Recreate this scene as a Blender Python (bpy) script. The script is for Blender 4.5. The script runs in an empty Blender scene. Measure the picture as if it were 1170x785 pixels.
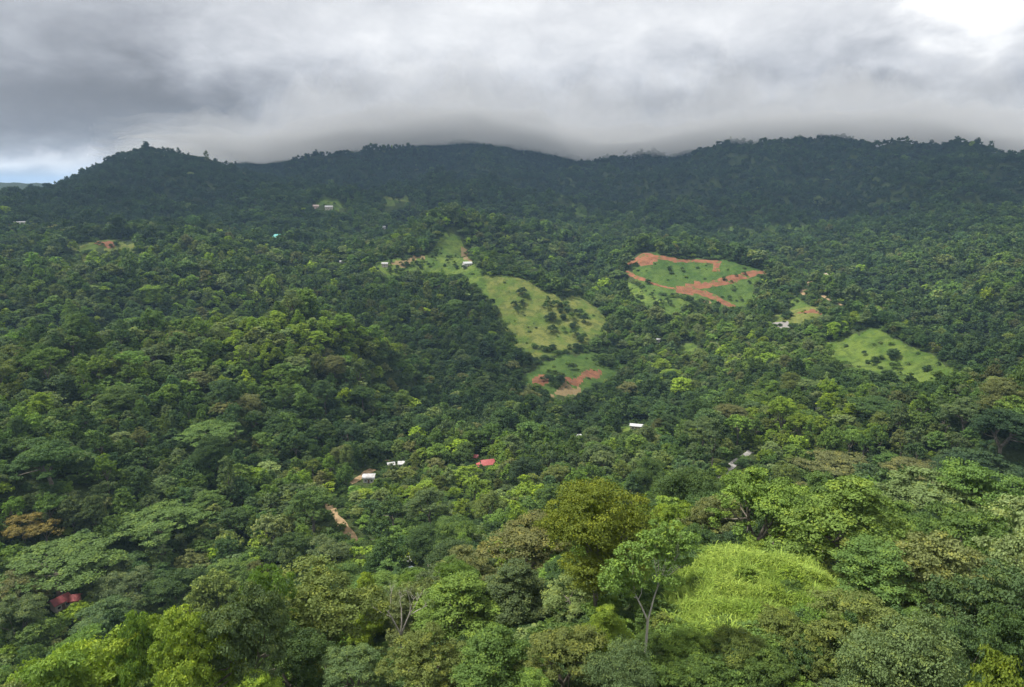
import bpy, math, random
import numpy as np
from mathutils import Vector, Matrix

S = bpy.context.scene
COL = S.collection
R = math.radians

# ------------------------------------------------------------------ camera
F_PX, CX, CY, PITCH = 780.0, 585.0, 392.5, R(12.8)
cam_data = bpy.data.cameras.new('camera')
cam = bpy.data.objects.new('camera', cam_data)
COL.objects.link(cam)
cam_data.sensor_width = 36.0
cam_data.lens = 36.0 * F_PX / 1170.0
cam_data.clip_start = 0.5
cam_data.clip_end = 60000.0
cam.location = (0, 0, 0)
cam.rotation_euler = (math.pi / 2 - PITCH, 0, 0)
S.camera = cam


def pix_angles(px, py):
    """azimuth (from +Y to +X) and elevation of a photo pixel"""
    xc, yc = (px - CX) / F_PX, (CY - py) / F_PX
    x = xc
    y = math.cos(PITCH) + yc * math.sin(PITCH)
    z = -math.sin(PITCH) + yc * math.cos(PITCH)
    return math.atan2(x, y), math.atan2(z, math.hypot(x, y))


def project(x, y, z):
    """world -> photo pixel (arrays)"""
    f = y * math.cos(PITCH) - z * math.sin(PITCH)
    u = y * math.sin(PITCH) + z * math.cos(PITCH)
    f = np.where(f > 0.1, f, 0.1)
    return CX + F_PX * x / f, CY - F_PX * u / f


# ------------------------------------------------------------------ light
SUN_EL, SUN_AZ = R(56), R(-80)          # azimuth measured from +Y towards +X
sun_data = bpy.data.lights.new('sun', 'SUN')
sun = bpy.data.objects.new('sun', sun_data)
COL.objects.link(sun)
sun_data.energy = 4.8
sun_data.angle = R(5)
sun_data.color = (1.0, 0.95, 0.87)
sdir = Vector((math.sin(SUN_AZ) * math.cos(SUN_EL), math.cos(SUN_AZ) * math.cos(SUN_EL), math.sin(SUN_EL)))
sun.rotation_euler = sdir.to_track_quat('Z', 'Y').to_euler()

S.view_settings.view_transform = 'Standard'
S.view_settings.look = 'None'
S.view_settings.exposure = 0.66
S.view_settings.gamma = 1.0
S.view_settings.use_curve_mapping = False
S.render.engine = 'CYCLES'
S.cycles.use_denoising = True
S.cycles.max_bounces = 6
S.cycles.diffuse_bounces = 3
S.cycles.glossy_bounces = 1
S.cycles.transmission_bounces = 2
S.cycles.volume_bounces = 1
S.cycles.transparent_max_bounces = 8
S.cycles.use_adaptive_sampling = True
S.cycles.adaptive_threshold = 0.02


class NT:
    """tiny node-graph helper"""
    def __init__(self, tree):
        self.t = tree
        tree.nodes.clear()

    def new(self, kind, **kw):
        n = self.t.nodes.new(kind)
        for k, v in kw.items():
            setattr(n, k, v)
        return n

    def put(self, sock, v):
        if v is None:
            return
        if isinstance(v, bpy.types.NodeSocket):
            self.t.links.new(v, sock)
        else:
            sock.default_value = v

    def math(self, op, a, b=None, c=None, clamp=False):
        n = self.new('ShaderNodeMath', operation=op)
        n.use_clamp = clamp
        for i, v in enumerate((a, b, c)):
            if v is not None:
                self.put(n.inputs[i], v)
        return n.outputs[0]

    def noise(self, vec, scale, detail=4.0, rough=0.5, dist=0.0):
        n = self.new('ShaderNodeTexNoise')
        if vec is not None:
            self.put(n.inputs['Vector'], vec)
        self.put(n.inputs['Scale'], scale)
        self.put(n.inputs['Detail'], detail)
        self.put(n.inputs['Roughness'], rough)
        self.put(n.inputs['Distortion'], dist)
        return n.outputs['Fac']

    def smooth(self, v, a, b, lo=0.0, hi=1.0):
        n = self.new('ShaderNodeMapRange', interpolation_type='SMOOTHSTEP')
        self.put(n.inputs[0], v)
        for i, q in enumerate((a, b, lo, hi)):
            self.put(n.inputs[1 + i], q)
        return n.outputs[0]

    def mix(self, fac, a, b, blend='MIX'):
        n = self.new('ShaderNodeMix', data_type='RGBA', blend_type=blend)
        self.put(n.inputs[0], fac)
        self.put(n.inputs[6], a)
        self.put(n.inputs[7], b)
        return n.outputs[2]


def rgb(r, g, b):
    return (r, g, b, 1.0)


# ------------------------------------------------------------------ sky: overcast cloud over a physical sky
world = bpy.data.worlds.new('World')
S.world = world
world.use_nodes = True
g = NT(world.node_tree)
tc = g.new('ShaderNodeTexCoord')
sep = g.new('ShaderNodeSeparateXYZ')
g.put(sep.inputs[0], tc.outputs['Generated'])
X, Y, Z = sep.outputs
az = g.math('ARCTAN2', X, Y)
el = g.math('ARCSINE', Z)
cmb = g.new('ShaderNodeCombineXYZ')
den = g.math('ADD', g.math('MAXIMUM', Z, 0.0), 0.10)
g.put(cmb.inputs[0], g.math('DIVIDE', X, den))
g.put(cmb.inputs[1], g.math('DIVIDE', Y, den))
cloudp = cmb.outputs[0]
n_big = g.noise(cloudp, 0.55, 5.0, 0.55, 0.6)
n_mid = g.noise(cloudp, 1.3, 6.0, 0.55, 0.5)
cmb2 = g.new('ShaderNodeCombineXYZ')
g.put(cmb2.inputs[0], g.math('MULTIPLY', az, 4.4))
g.put(cmb2.inputs[1], g.math('MULTIPLY', el, 8.0))
g.put(cmb2.inputs[2], 3.7)
n_dir = g.noise(cmb2.outputs[0], 1.7, 7.0, 0.56, 0.35)
n_dir2 = g.noise(cmb2.outputs[0], 2.6, 5.0, 0.5, 0.3)
azw = g.math('ADD', az, g.math('MULTIPLY', g.math('SUBTRACT', n_dir, 0.5), 0.35))
elw = g.math('ADD', el, g.math('MULTIPLY', g.math('SUBTRACT', n_dir2, 0.5), 0.12))
lum = g.math('ADD', 0.395, 0.0)
# (px, py, half width px, half height px, amount)
BLOBS = [
    (100, 128, 190, 40, -0.14), (30, 60, 150, 50, -0.10), (300, 125, 130, 40, -0.08), (60, 5, 120, 30, -0.02),
    (490, 85, 130, 55, 0.09), (640, 20, 230, 42, 0.14), (860, 15, 120, 30, 0.08), (300, 35, 120, 40, 0.05),
    (720, 118, 170, 26, -0.10), (690, 170, 110, 16, -0.06), (900, 112, 110, 22, -0.08),
    (1112, 0, 58, 30, 0.42), (1005, 92, 55, 10, 0.13), (1130, 130, 110, 40, -0.05),
    (10, 189, 85, 14, 0.34), (440, 160, 180, 22, 0.02), (1150, 60, 40, 25, 0.08), (1150, 172, 90, 12, -0.08),
]
for (bx, by, sx, sy, amt) in BLOBS:
    a0, e0 = pix_angles(bx, by)
    da = g.math('DIVIDE', g.math('SUBTRACT', azw, a0), sx / F_PX)
    de = g.math('DIVIDE', g.math('SUBTRACT', elw, e0), sy / F_PX)
    q = g.math('ADD', g.math('MULTIPLY', da, da), g.math('MULTIPLY', de, de))
    gss = g.math('POWER', 2.718, g.math('MULTIPLY', q, -0.7))
    lum = g.math('ADD', lum, g.math('MULTIPLY', gss, amt))
tex = g.math('ADD', g.math('MULTIPLY', g.math('SUBTRACT', n_big, 0.5), 0.10), g.math('MULTIPLY', g.math('SUBTRACT', n_mid, 0.5), 0.12))
tex = g.math('ADD', tex, g.math('MULTIPLY', g.math('SUBTRACT', n_dir, 0.5), 0.42))
tex = g.math('ADD', tex, g.math('MULTIPLY', g.math('SUBTRACT', n_dir2, 0.5), 0.22))
bil = g.noise(cmb2.outputs[0], 3.4, 6.0, 0.6, 0.2)
bil = g.math('ABSOLUTE', g.math('SUBTRACT', bil, 0.5))                 # billows: soft lumps with darker creases
tex = g.math('ADD', tex, g.math('SUBTRACT', g.math('MULTIPLY', bil, 0.45), 0.042))
lum = g.math('MULTIPLY', lum, g.math('ADD', 1.0, tex))
high = g.smooth(el, R(16), R(45), 0.0, 0.52)          # thinner, brighter cloud overhead
lum = g.math('ADD', lum, high)
lum = g.math('MAXIMUM', lum, 0.12)
warm = g.smooth(lum, 0.2, 0.8)
cloud_col = g.mix(warm, rgb(0.93, 0.97, 1.06), rgb(1.0, 1.0, 1.0))
vm = g.new('ShaderNodeVectorMath', operation='SCALE')
g.put(vm.inputs[0], cloud_col)
g.put(vm.inputs['Scale'], lum)
sky = g.new('ShaderNodeTexSky', sky_type='NISHITA')
sky.sun_disc = False
sky.sun_elevation = SUN_EL
sky.sun_rotation = SUN_AZ
sky.air_density = 1.0
bg_sky = g.new('ShaderNodeBackground')
g.put(bg_sky.inputs[0], sky.outputs[0])
bg_sky.inputs[1].default_value = 0.08
bg_cl = g.new('ShaderNodeBackground')
g.put(bg_cl.inputs[0], vm.outputs[0])
bg_cl.inputs[1].default_value = 1.0
cover = g.smooth(n_big, 0.22, 0.36, 0.97, 1.0)
mx = g.new('ShaderNodeMixShader')
g.put(mx.inputs[0], cover)
g.put(mx.inputs[1], bg_sky.outputs[0])
g.put(mx.inputs[2], bg_cl.outputs[0])
wo = g.new('ShaderNodeOutputWorld')
g.put(wo.inputs[0], mx.outputs[0])

# ------------------------------------------------------------------ small helpers
rng = np.random.default_rng(11)
random.seed(11)


def mesh_np(name, verts, faces_flat, nper, mat, smooth=False):
    """mesh from numpy arrays, all faces with nper corners"""
    me = bpy.data.meshes.new(name)
    nv = len(verts)
    nf = len(faces_flat) // nper
    me.vertices.add(nv)
    me.vertices.foreach_set('co', np.asarray(verts, np.float32).ravel())
    me.loops.add(nf * nper)
    me.loops.foreach_set('vertex_index', np.asarray(faces_flat, np.int32))
    me.polygons.add(nf)
    me.polygons.foreach_set('loop_start', np.arange(0, nf * nper, nper, dtype=np.int32))
    me.polygons.foreach_set('use_smooth', np.full(nf, smooth))
    me.materials.append(mat)
    me.update(calc_edges=True)
    return me


def link(name, data, parent=None):
    o = bpy.data.objects.new(name, data)
    COL.objects.link(o)
    if parent is not None:
        o.parent = parent
    return o


def tag(o, label=None, cat=None, group=None, kind=None):
    if label: o['label'] = label
    if cat: o['category'] = cat
    if group: o['group'] = group
    if kind: o['kind'] = kind
    return o


def hash2(ix, iy, seed):
    h = (ix.astype(np.int64) * 374761393 + iy.astype(np.int64) * 668265263 + seed * 974711) & 0x7fffffff
    h = ((h ^ (h >> 13)) * 1274126177) & 0x7fffffff
    h = h ^ (h >> 16)
    return (h & 0xffff) / 65535.0


def gnoise(x, y, seed=0):
    """gradient noise, about -0.7..0.7"""
    ix, iy = np.floor(x), np.floor(y)
    fx, fy = x - ix, y - iy
    ux, uy = fx * fx * fx * (fx * (fx * 6 - 15) + 10), fy * fy * fy * (fy * (fy * 6 - 15) + 10)
    out = 0
    for dx in (0, 1):
        for dy in (0, 1):
            a = hash2(ix + dx, iy + dy, seed) * 2 * math.pi
            d = np.cos(a) * (fx - dx) + np.sin(a) * (fy - dy)
            out = out + d * np.where(dx, ux, 1 - ux) * np.where(dy, uy, 1 - uy)
    return out


def fbm(x, y, seed=0, octs=4):
    s, a, t = 0, 1.0, 0
    for o in range(octs):
        s = s + a * gnoise(x * 2 ** o, y * 2 ** o, seed + o * 17)
        t += a
        a *= 0.5
    return s / t


# ------------------------------------------------------------------ terrain heights
CTRL = []      # (azimuth, ln distance, height)


def gp(px, py, D, drop=0.0):
    """ground seen at a photo pixel, at a horizontal distance"""
    a, e = pix_angles(px, py)
    CTRL.append((a, math.log(D), D * math.tan(e) - drop))


def hp(px, D, z):
    a, e = pix_angles(px, 420)
    CTRL.append((a, math.log(D), z))


for px in (-150, 200, 585, 970, 1320):
    hp(px, 12, -43)
    hp(px, 32, -46)
# foreground hill (camera side)
hp(0, 60, -62); hp(200, 60, -54); hp(400, 55, -50); hp(600, 50, -48.5); hp(800, 52, -47.5); hp(1000, 50, -48); hp(1200, 50, -52)
gp(850, 760, 63); gp(850, 690, 75); gp(780, 690, 74); gp(860, 634, 91); gp(800, 640, 90); gp(930, 655, 86)
hp(0, 95, -85); hp(100, 92, -79); hp(200, 90, -74); hp(350, 85, -67); hp(470, 85, -65); hp(580, 85, -63); hp(690, 88, -61)
hp(870, 108, -63); hp(970, 112, -66); hp(1080, 100, -63); hp(1170, 90, -62); hp(1250, 90, -64)
hp(590, 108, -72); hp(690, 112, -72); hp(780, 118, -72); hp(870, 130, -73); hp(980, 135, -73); hp(1090, 138, -72); hp(1180, 140, -72)
hp(480, 110, -78); hp(350, 110, -86); hp(200, 115, -93); hp(50, 120, -102); hp(-100, 120, -104)
# far side of the foreground hill, down to the valley
hp(0, 180, -127); hp(120, 180, -127); hp(250, 185, -130); hp(400, 190, -124); hp(480, 200, -125); hp(580, 190, -122)
hp(690, 190, -116); hp(800, 190, -108); hp(900, 200, -104); hp(1000, 210, -100); hp(1100, 220, -100); hp(1200, 220, -98)
hp(-80, 260, -142); hp(60, 260, -143); hp(200, 270, -148); gp(385, 600, 280); hp(500, 280, -148); hp(620, 290, -147)
hp(740, 300, -144); gp(840, 530, 330); hp(940, 330, -138); hp(1060, 320, -130); hp(1170, 310, -124); hp(1260, 320, -124)
gp(555, 534, 372); gp(440, 540, 365); gp(700, 505, 430); gp(730, 490, 460); gp(620, 520, 410)
gp(450, 470, 520, 5); gp(560, 480, 500); gp(640, 475, 540, 6); gp(800, 480, 500, 4)
# left hill: a steep wooded face, its crest, the hollow behind it
gp(0, 545, 330); gp(100, 545, 335); gp(230, 545, 345); gp(340, 535, 360); gp(400, 505, 420)
gp(0, 490, 400); gp(100, 490, 405); gp(230, 485, 410); gp(340, 480, 420); gp(420, 470, 460)
gp(40, 405, 500); gp(130, 395, 500); gp(220, 398, 492); gp(320, 386, 492); gp(390, 390, 510); gp(440, 425, 530); gp(0, 420, 490)
hp(40, 590, -150); hp(130, 600, -150); hp(220, 590, -158); hp(320, 600, -164); hp(400, 620, -166); hp(460, 660, -166)
gp(30, 372, 690); gp(120, 374, 690); gp(210, 362, 740); gp(330, 365, 760); gp(430, 365, 760); gp(500, 385, 710)
gp(20, 325, 800); gp(120, 322, 800); gp(210, 325, 800); gp(290, 330, 800); gp(350, 330, 820)
hp(20, 920, -128); hp(120, 900, -126); hp(380, 900, -146); hp(470, 830, -136)
gp(0, 262, 1200); gp(70, 283, 1010); gp(140, 276, 1000); gp(110, 294, 945); gp(190, 272, 960); gp(240, 275, 980); gp(320, 288, 1040); gp(200, 300, 880); gp(270, 305, 880)
hp(190, 1130, -104); hp(240, 1150, -108); hp(90, 1180, -92)
gp(320, 270, 1250); gp(400, 280, 1150); gp(390, 300, 1020)
# central spur with pastures
gp(440, 300, 945); gp(500, 290, 950); gp(512, 259, 1040); gp(535, 300, 900); gp(470, 314, 885); gp(440, 314, 890); gp(505, 316, 870); gp(470, 290, 985)
hp(500, 1250, -105); hp(440, 1120, -108); hp(470, 790, -142)
gp(552, 318, 820); gp(580, 320, 815); gp(560, 350, 765); gp(585, 385, 705); gp(600, 410, 668); gp(622, 332, 800); gp(660, 352, 775)
gp(680, 390, 715); gp(640, 405, 672); gp(600, 440, 600); gp(640, 453, 572); gp(700, 408, 690); gp(660, 432, 615)
gp(530, 380, 700, 4); gp(540, 420, 630, 5); gp(540, 450, 590, 4); gp(700, 450, 590, 4); gp(740, 430, 640, 4)
hp(560, 960, -126); hp(640, 930, -150)
# draw between the two cleared hills
gp(690, 322, 1000); gp(700, 360, 840); gp(640, 298, 1080); gp(600, 278, 1180); gp(700, 290, 1200)
# right cleared hill
gp(722, 297, 985); gp(735, 287, 1000); gp(780, 297, 965); gp(822, 299, 960); gp(868, 312, 940); gp(800, 325, 905); gp(760, 326, 900)
gp(760, 350, 840); gp(830, 352, 862); gp(860, 350, 872); gp(740, 385, 720); gp(800, 380, 760)
hp(780, 1120, -135); hp(860, 1100, -150); hp(720, 1130, -128)
gp(910, 328, 900); gp(935, 324, 900); gp(968, 352, 840); gp(910, 362, 815); gp(880, 372, 790); gp(940, 372, 780)
hp(1000, 960, -170); hp(940, 1010, -160)
gp(978, 380, 700); gp(1003, 377, 695); gp(1055, 407, 650); gp(1096, 436, 605); gp(1030, 427, 622); gp(965, 410, 650); gp(1000, 440, 575)
hp(1080, 780, -172); hp(1150, 700, -170)
gp(860, 420, 620); gp(800, 430, 620); gp(900, 450, 540)
# right spur
gp(1000, 470, 430); gp(930, 470, 440); gp(900, 500, 390); gp(1080, 460, 450); gp(1170, 450, 450); gp(1050, 510, 350); gp(1170, 510, 330)
hp(1170, 540, -158); hp(1090, 530, -163)
# right valley and slopes
gp(1160, 400, 640); gp(1170, 350, 860); gp(1090, 340, 950); gp(1020, 330, 1080); gp(1050, 300, 1250); gp(1140, 300, 1200); gp(960, 300, 1240)
gp(1100, 270, 1500); gp(1170, 270, 1450); gp(1000, 270, 1520); gp(900, 285, 1340)
gp(850, 264, 1500); gp(780, 262, 1500); gp(900, 266, 1500); hp(850, 1680, -125); hp(780, 1680, -118); gp(700, 275, 1400)
# mountains
gp(700, 250, 1750); gp(680, 240, 1950); gp(800, 235, 1900); gp(900, 235, 1900); gp(1000, 235, 1900); gp(1100, 240, 1800); gp(1170, 240, 1800)
gp(720, 205, 2400); gp(700, 180, 3000); gp(770, 190, 2500); gp(850, 195, 2300); gp(930, 195, 2300); gp(1000, 200, 2250); gp(1080, 205, 2200); gp(1150, 215, 2200)
gp(830, 170, 2750); gp(930, 163, 2800); gp(985, 176, 2700); gp(1030, 190, 2600); gp(1085, 194, 2500); gp(1120, 206, 2550)
hp(1120, 2900, 30); gp(1170, 182, 3700); gp(1230, 170, 3700); gp(1100, 182, 3800)
gp(600, 250, 1600); gp(520, 246, 1560); gp(450, 233, 1640); hp(600, 1850, -72); hp(520, 1820, -66); hp(450, 1880, -48); gp(440, 255, 1500); gp(540, 220, 2100); gp(620, 220, 2100); gp(440, 210, 2200); gp(360, 215, 2200)
gp(600, 185, 2600); gp(620, 174, 2800); gp(530, 158, 2850); gp(420, 170, 2800); gp(470, 176, 2750); gp(330, 188, 2750); gp(290, 192, 2800)
# left peak
gp(170, 176, 1900, 4); gp(140, 185, 1880, 4); gp(100, 206, 1850, 4); gp(50, 225, 1800, 4); gp(10, 232, 1780, 4); gp(-60, 238, 1780); gp(215, 183, 1880, 4); gp(255, 193, 1850, 4)
gp(290, 206, 1820, 4); gp(330, 221, 1780, 4); gp(370, 238, 1650); gp(400, 250, 1500)
gp(170, 205, 1740); gp(170, 232, 1600); gp(80, 240, 1550); gp(0, 244, 1520); gp(250, 230, 1600); gp(170, 262, 1330); gp(260, 258, 1360); gp(60, 260, 1300); gp(320, 250, 1420)
hp(170, 2200, -10); hp(60, 2100, -60); hp(280, 2150, -30); hp(-60, 2100, -90); hp(100, 2100, -40); hp(230, 2150, -20)
for px_, D_, z_ in ((-120, 3200, -80), (0, 3200, -70), (100, 3200, -60), (170, 3100, -30), (225, 3000, 5), (-120, 2600, -90), (0, 2600, -80), (90, 2600, -60), (160, 2600, -30), (0, 4100, -50), (120, 4100, -40)):
    hp(px_, D_, z_)
# beyond
hp(-100, 5000, 10); hp(30, 5000, 30); hp(100, 5500, 10); hp(170, 4500, 0)
for px in (-200, 100, 300, 500, 700, 900, 1100, 1350):
    hp(px, 9000, -150)
for px in (400, 600, 800, 950):
    hp(px, 3600, 150)
# outside the frame
for D, z in ((60, -58), (110, -80), (200, -120), (400, -140), (800, -130), (1500, -70), (2500, 60)):
    hp(-420, D, z)
    hp(1590, D, z)

CT = np.array(CTRL)
CA, CL, CZ = CT.T


def tps(r2):
    return 0.5 * r2 * np.log(r2 + 1e-9)


nC = len(CT)
scale_d = np.exp(CL)
zs = CZ / scale_d                      # interpolate height / distance: the slope of the sight line, smooth at every range
Kd = tps((CA[:, None] - CA[None]) ** 2 + (CL[:, None] - CL[None]) ** 2) + np.eye(nC) * 2e-4
P = np.stack([np.ones(nC), CA, CL], 1)
Am = np.zeros((nC + 3, nC + 3))
Am[:nC, :nC] = Kd
Am[:nC, nC:] = P
Am[nC:, :nC] = P.T
W = np.linalg.solve(Am, np.concatenate([zs, np.zeros(3)]))


def base_height(a, l):
    a = np.asarray(a, float).ravel()
    l = np.asarray(l, float).ravel()
    out = np.empty(len(a))
    for i in range(0, len(a), 20000):
        s = slice(i, i + 20000)
        k = tps((a[s, None] - CA[None]) ** 2 + (l[s, None] - CL[None]) ** 2)
        out[s] = k @ W[:nC] + W[nC] + W[nC + 1] * a[s] + W[nC + 2] * l[s]
    return out * np.exp(l)


N_AZ = 520
az_in = np.linspace(-0.80, 0.80, N_AZ)
l_grid = np.concatenate([np.linspace(math.log(8), math.log(40), 24, endpoint=False),
                         np.linspace(math.log(40), math.log(4200), 600, endpoint=False),
                         np.linspace(math.log(4200), math.log(16000), 30)])
N_L = len(l_grid)
AA, LL = np.meshgrid(az_in, l_grid)            # rows: distance
HG = base_height(AA, LL).reshape(AA.shape)
DD = np.exp(LL)
XX, YY = DD * np.sin(AA), DD * np.cos(AA)
sm = lambda t: np.clip(t, 0, 1) ** 2 * (3 - 2 * np.clip(t, 0, 1))
amp = 0.6 + 11 * sm((DD - 150) / 350) + 21 * sm((DD - 500) / 700) + 84 * sm((DD - 1250) / 500)
ridg = 1 - 2.2 * np.abs(fbm(XX / 520 + 3.1, YY / 520, 5, 4))
ridg2 = 1 - 2.2 * np.abs(fbm(XX / 150, YY / 150 + 7.7, 9, 3))
relief = amp * ((ridg - 0.55) * 1.25 + (ridg2 - 0.55) * 0.55) * (1 - 0.85 * sm((DD - 2300) / 350)) * (1 - 0.9 * np.exp(-((AA - pix_angles(140, 180)[0]) / 0.26) ** 4 - ((LL - math.log(1900)) / 0.14) ** 4))
calm = np.ones_like(DD)                        # the cleared slopes are smoother than the wooded ones
for (px, D, sa, sl) in ((620, 745, .11, .14), (490, 940, .09, .10), (800, 925, .10, .09), (1020, 655, .11, .09), (120, 990, .06, .06), (0, 1650, .10, .40), (300, 1750, .07, .25)):
    calm *= 1 - 0.75 * np.exp(-((AA - pix_angles(px, 340)[0]) / sa) ** 2 - ((LL - math.log(D)) / sl) ** 2)
HG += relief * calm
HG += 0.5 * fbm(XX / 11, YY / 11, 21, 3)
HG += np.where((XX > 8) & (XX < 50) & (DD > 52) & (DD < 98), 0.9 * fbm(XX / 4.5, YY / 4.5, 25, 3), 0)
HG = np.where(DD > 6000, np.minimum(HG, 30), HG)


def height(a, l):
    """bilinear height of the built ground at azimuth / ln distance"""
    a = np.asarray(a, float); l = np.asarray(l, float)
    u = np.clip((a - az_in[0]) / (az_in[1] - az_in[0]), 0, N_AZ - 1.001)
    v = np.clip(np.interp(l, l_grid, np.arange(N_L)), 0, N_L - 1.001)
    i, j = u.astype(int), v.astype(int)
    fu, fv = u - i, v - j
    return (HG[j, i] * (1 - fu) * (1 - fv) + HG[j, i + 1] * fu * (1 - fv) + HG[j + 1, i] * (1 - fu) * fv + HG[j + 1, i + 1] * fu * fv)


def hxy(x, y):
    return height(np.arctan2(x, y), np.log(np.hypot(x, y) + 1e-6))


L_MARCH = np.linspace(math.log(38), math.log(6000), 1800)


def hit(px, py, dmin=38.0, dmax=6000.0):
    """first ground point along the sight line of a photo pixel -> (x, y, z)"""
    a, e = pix_angles(px, py)
    h = height(np.full(L_MARCH.shape, a), L_MARCH)
    D = np.exp(L_MARCH)
    ok = (D * math.tan(e) <= h) & (D >= dmin)
    i = int(np.argmax(ok)) if ok.any() else len(D) - 1
    d = min(D[i], dmax)
    return Vector((d * math.sin(a), d * math.cos(a), float(height(a, math.log(d)))))


def in_poly(x, y, poly):
    x = np.asarray(x, float); y = np.asarray(y, float)
    c = np.zeros(x.shape, bool)
    n = len(poly)
    for i in range(n):
        x1, y1 = poly[i]
        x2, y2 = poly[(i + 1) % n]
        if y1 == y2: continue
        cond = ((y1 > y) != (y2 > y)) & (x < (x2 - x1) * (y - y1) / (y2 - y1) + x1)
        c ^= cond
    return c


# ------------------------------------------------------------------ clearings, as polygons on the ground
# kind, (dmin, dmax), photo outline
CLEAR = [
    ('dry', (560, 900), [(552, 317), (592, 317), (615, 330), (645, 342), (662, 338), (690, 362), (696, 380), (668, 398), (640, 404), (610, 412), (592, 405), (578, 380), (564, 350)]),
    ('lush', (480, 720), [(590, 432), (615, 418), (640, 406), (690, 402), (728, 404), (715, 420), (690, 440), (655, 457), (630, 457), (618, 444), (600, 446)]),
    ('lush', (820, 1200), [(716, 300), (735, 288), (760, 294), (822, 297), (875, 311), (862, 330), (860, 352), (832, 357), (800, 346), (770, 338), (745, 338), (722, 322)]),
    ('grass', (760, 1000), [(712, 318), (745, 338), (790, 345), (770, 365), (735, 350), (715, 335)]),
    ('grass', (540, 860), [(938, 396), (975, 379), (1005, 375), (1058, 404), (1106, 441), (1060, 443), (1005, 432), (955, 416)]),
    ('grass', (50, 110), [(758, 694), (774, 660), (800, 642), (835, 631), (880, 631), (930, 643), (982, 657), (970, 688), (920, 714), (855, 732), (790, 738), (758, 718)]),
    ('grass', (800, 1100), [(418, 312), (445, 296), (485, 293), (500, 280), (513, 259), (524, 266), (530, 285), (546, 312), (535, 322), (505, 314), (470, 312), (445, 320)]),
    ('grass', (740, 1000), [(518, 300), (545, 308), (560, 318), (575, 338), (560, 346), (540, 326), (522, 314)]),
    ('dry', (900, 1300), [(75, 282), (118, 274), (160, 277), (165, 284), (120, 290), (85, 292)]),
    ('grass', (900, 1300), [(70, 295), (98, 291), (104, 305), (82, 310)]),
    ('grass', (500, 800), [(98, 400), (112, 388), (128, 378), (136, 384), (124, 396), (104, 410)]),
    ('grass', (380, 600), [(62, 474), (90, 466), (94, 472), (70, 481)]),
    ('dry', (1200, 1900), [(436, 230), (462, 226), (468, 234), (440, 238)]),
    ('grass', (1400, 2100), [(652, 241), (670, 240), (682, 247), (660, 249)]),
    ('grass', (1200, 1800), [(800, 259), (925, 258), (925, 263), (805, 264)]),
    ('dry', (700, 1000), [(876, 366), (905, 350), (938, 352), (942, 362), (915, 374), (885, 376)]),
    ('grass', (700, 1000), [(895, 344), (915, 340), (925, 352), (905, 354)]),
    ('grass', (500, 800), [(800, 392), (770, 395), (775, 404), (800, 402)]),
    ('grass', (400, 520), [(700, 484), (745, 482), (748, 496), (705, 500)]),
    ('grass', (1000, 1600), [(368, 228), (400, 236), (390, 244), (356, 240)]),
]
SOIL = [
    ('red', (480, 720), [(606, 430), (626, 427), (626, 439), (610, 443)]),
    ('red', (480, 760), [(640, 440), (664, 425), (689, 423), (686, 432), (660, 438)]),
    ('tan', (480, 720), [(631, 453), (650, 438), (663, 441), (657, 455), (640, 458)]),
    ('red', (820, 1200), [(718, 300), (735, 286), (743, 291), (750, 300), (735, 300)]),
    ('red', (820, 1100), [(772, 330), (785, 324), (803, 324), (795, 336), (775, 337)]),
    ('tan', (780, 1000), [(788, 350), (808, 340), (822, 350), (805, 352)]),
    ('red', (780, 1000), [(905, 362), (925, 354), (938, 357), (930, 364)]),
    ('grey', (700, 1000), [(880, 368), (892, 366), (906, 374), (892, 377)]),
    ('red', (500, 800), [(118, 390), (124, 379), (134, 380), (131, 388)]),
    ('red', (900, 1300), [(105, 279), (126, 276), (130, 283), (108, 284)]),
    ('tan', (800, 1100), [(448, 298), (482, 292), (486, 297), (455, 303)]),
    ('tan', (800, 1100), [(526, 282), (536, 286), (540, 300), (528, 297)]),
    ('tan', (560, 800), [(448, 408), (464, 400), (470, 404), (455, 412)]),
    ('tan', (850, 1100), [(655, 345), (664, 338), (668, 350), (660, 356)]),
    ('tan', (180, 240), [(402, 655), (408, 632), (416, 640), (424, 664), (412, 668)]),
]


def ground_poly(pts, dr):
    out = []
    for p in pts:
        v = hit(p[0], p[1], dr[0], dr[1])
        out.append((v.x, v.y))
    return out


CLEAR_G = [(k, dr, pts, ground_poly(pts, dr)) for k, dr, pts in CLEAR]
SOIL_G = [(k, dr, pts, ground_poly(pts, dr)) for k, dr, pts in SOIL]

# per-vertex ground cover: grass, dryness, soil kind
fx, fy = XX.ravel(), YY.ravel()
fd = DD.ravel()
jx = fx + fd * 0.006 * fbm(fx / (fd * 0.02 + 1), fy / (fd * 0.02 + 1), 31, 2) * 2
jy = fy + fd * 0.02 * fbm(fx / (fd * 0.02 + 1) + 9, fy / (fd * 0.02 + 1), 37, 2) * 2
cov = np.zeros((len(fx), 4), np.float32)      # grass, dry, lush, -
soil = np.zeros((len(fx), 4), np.float32)     # red, tan, grey, -
for k, dr, pts, poly in CLEAR_G:
    m = in_poly(jx, jy, poly)
    cov[m, 0] = 1
    if k == 'dry': cov[m, 1] = 1
    if k == 'lush': cov[m, 2] = 1
for k, dr, pts, poly in SOIL_G:
    m = in_poly(jx, jy, poly)
    soil[m, {'red': 0, 'tan': 1, 'grey': 2}[k]] = 1


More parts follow.
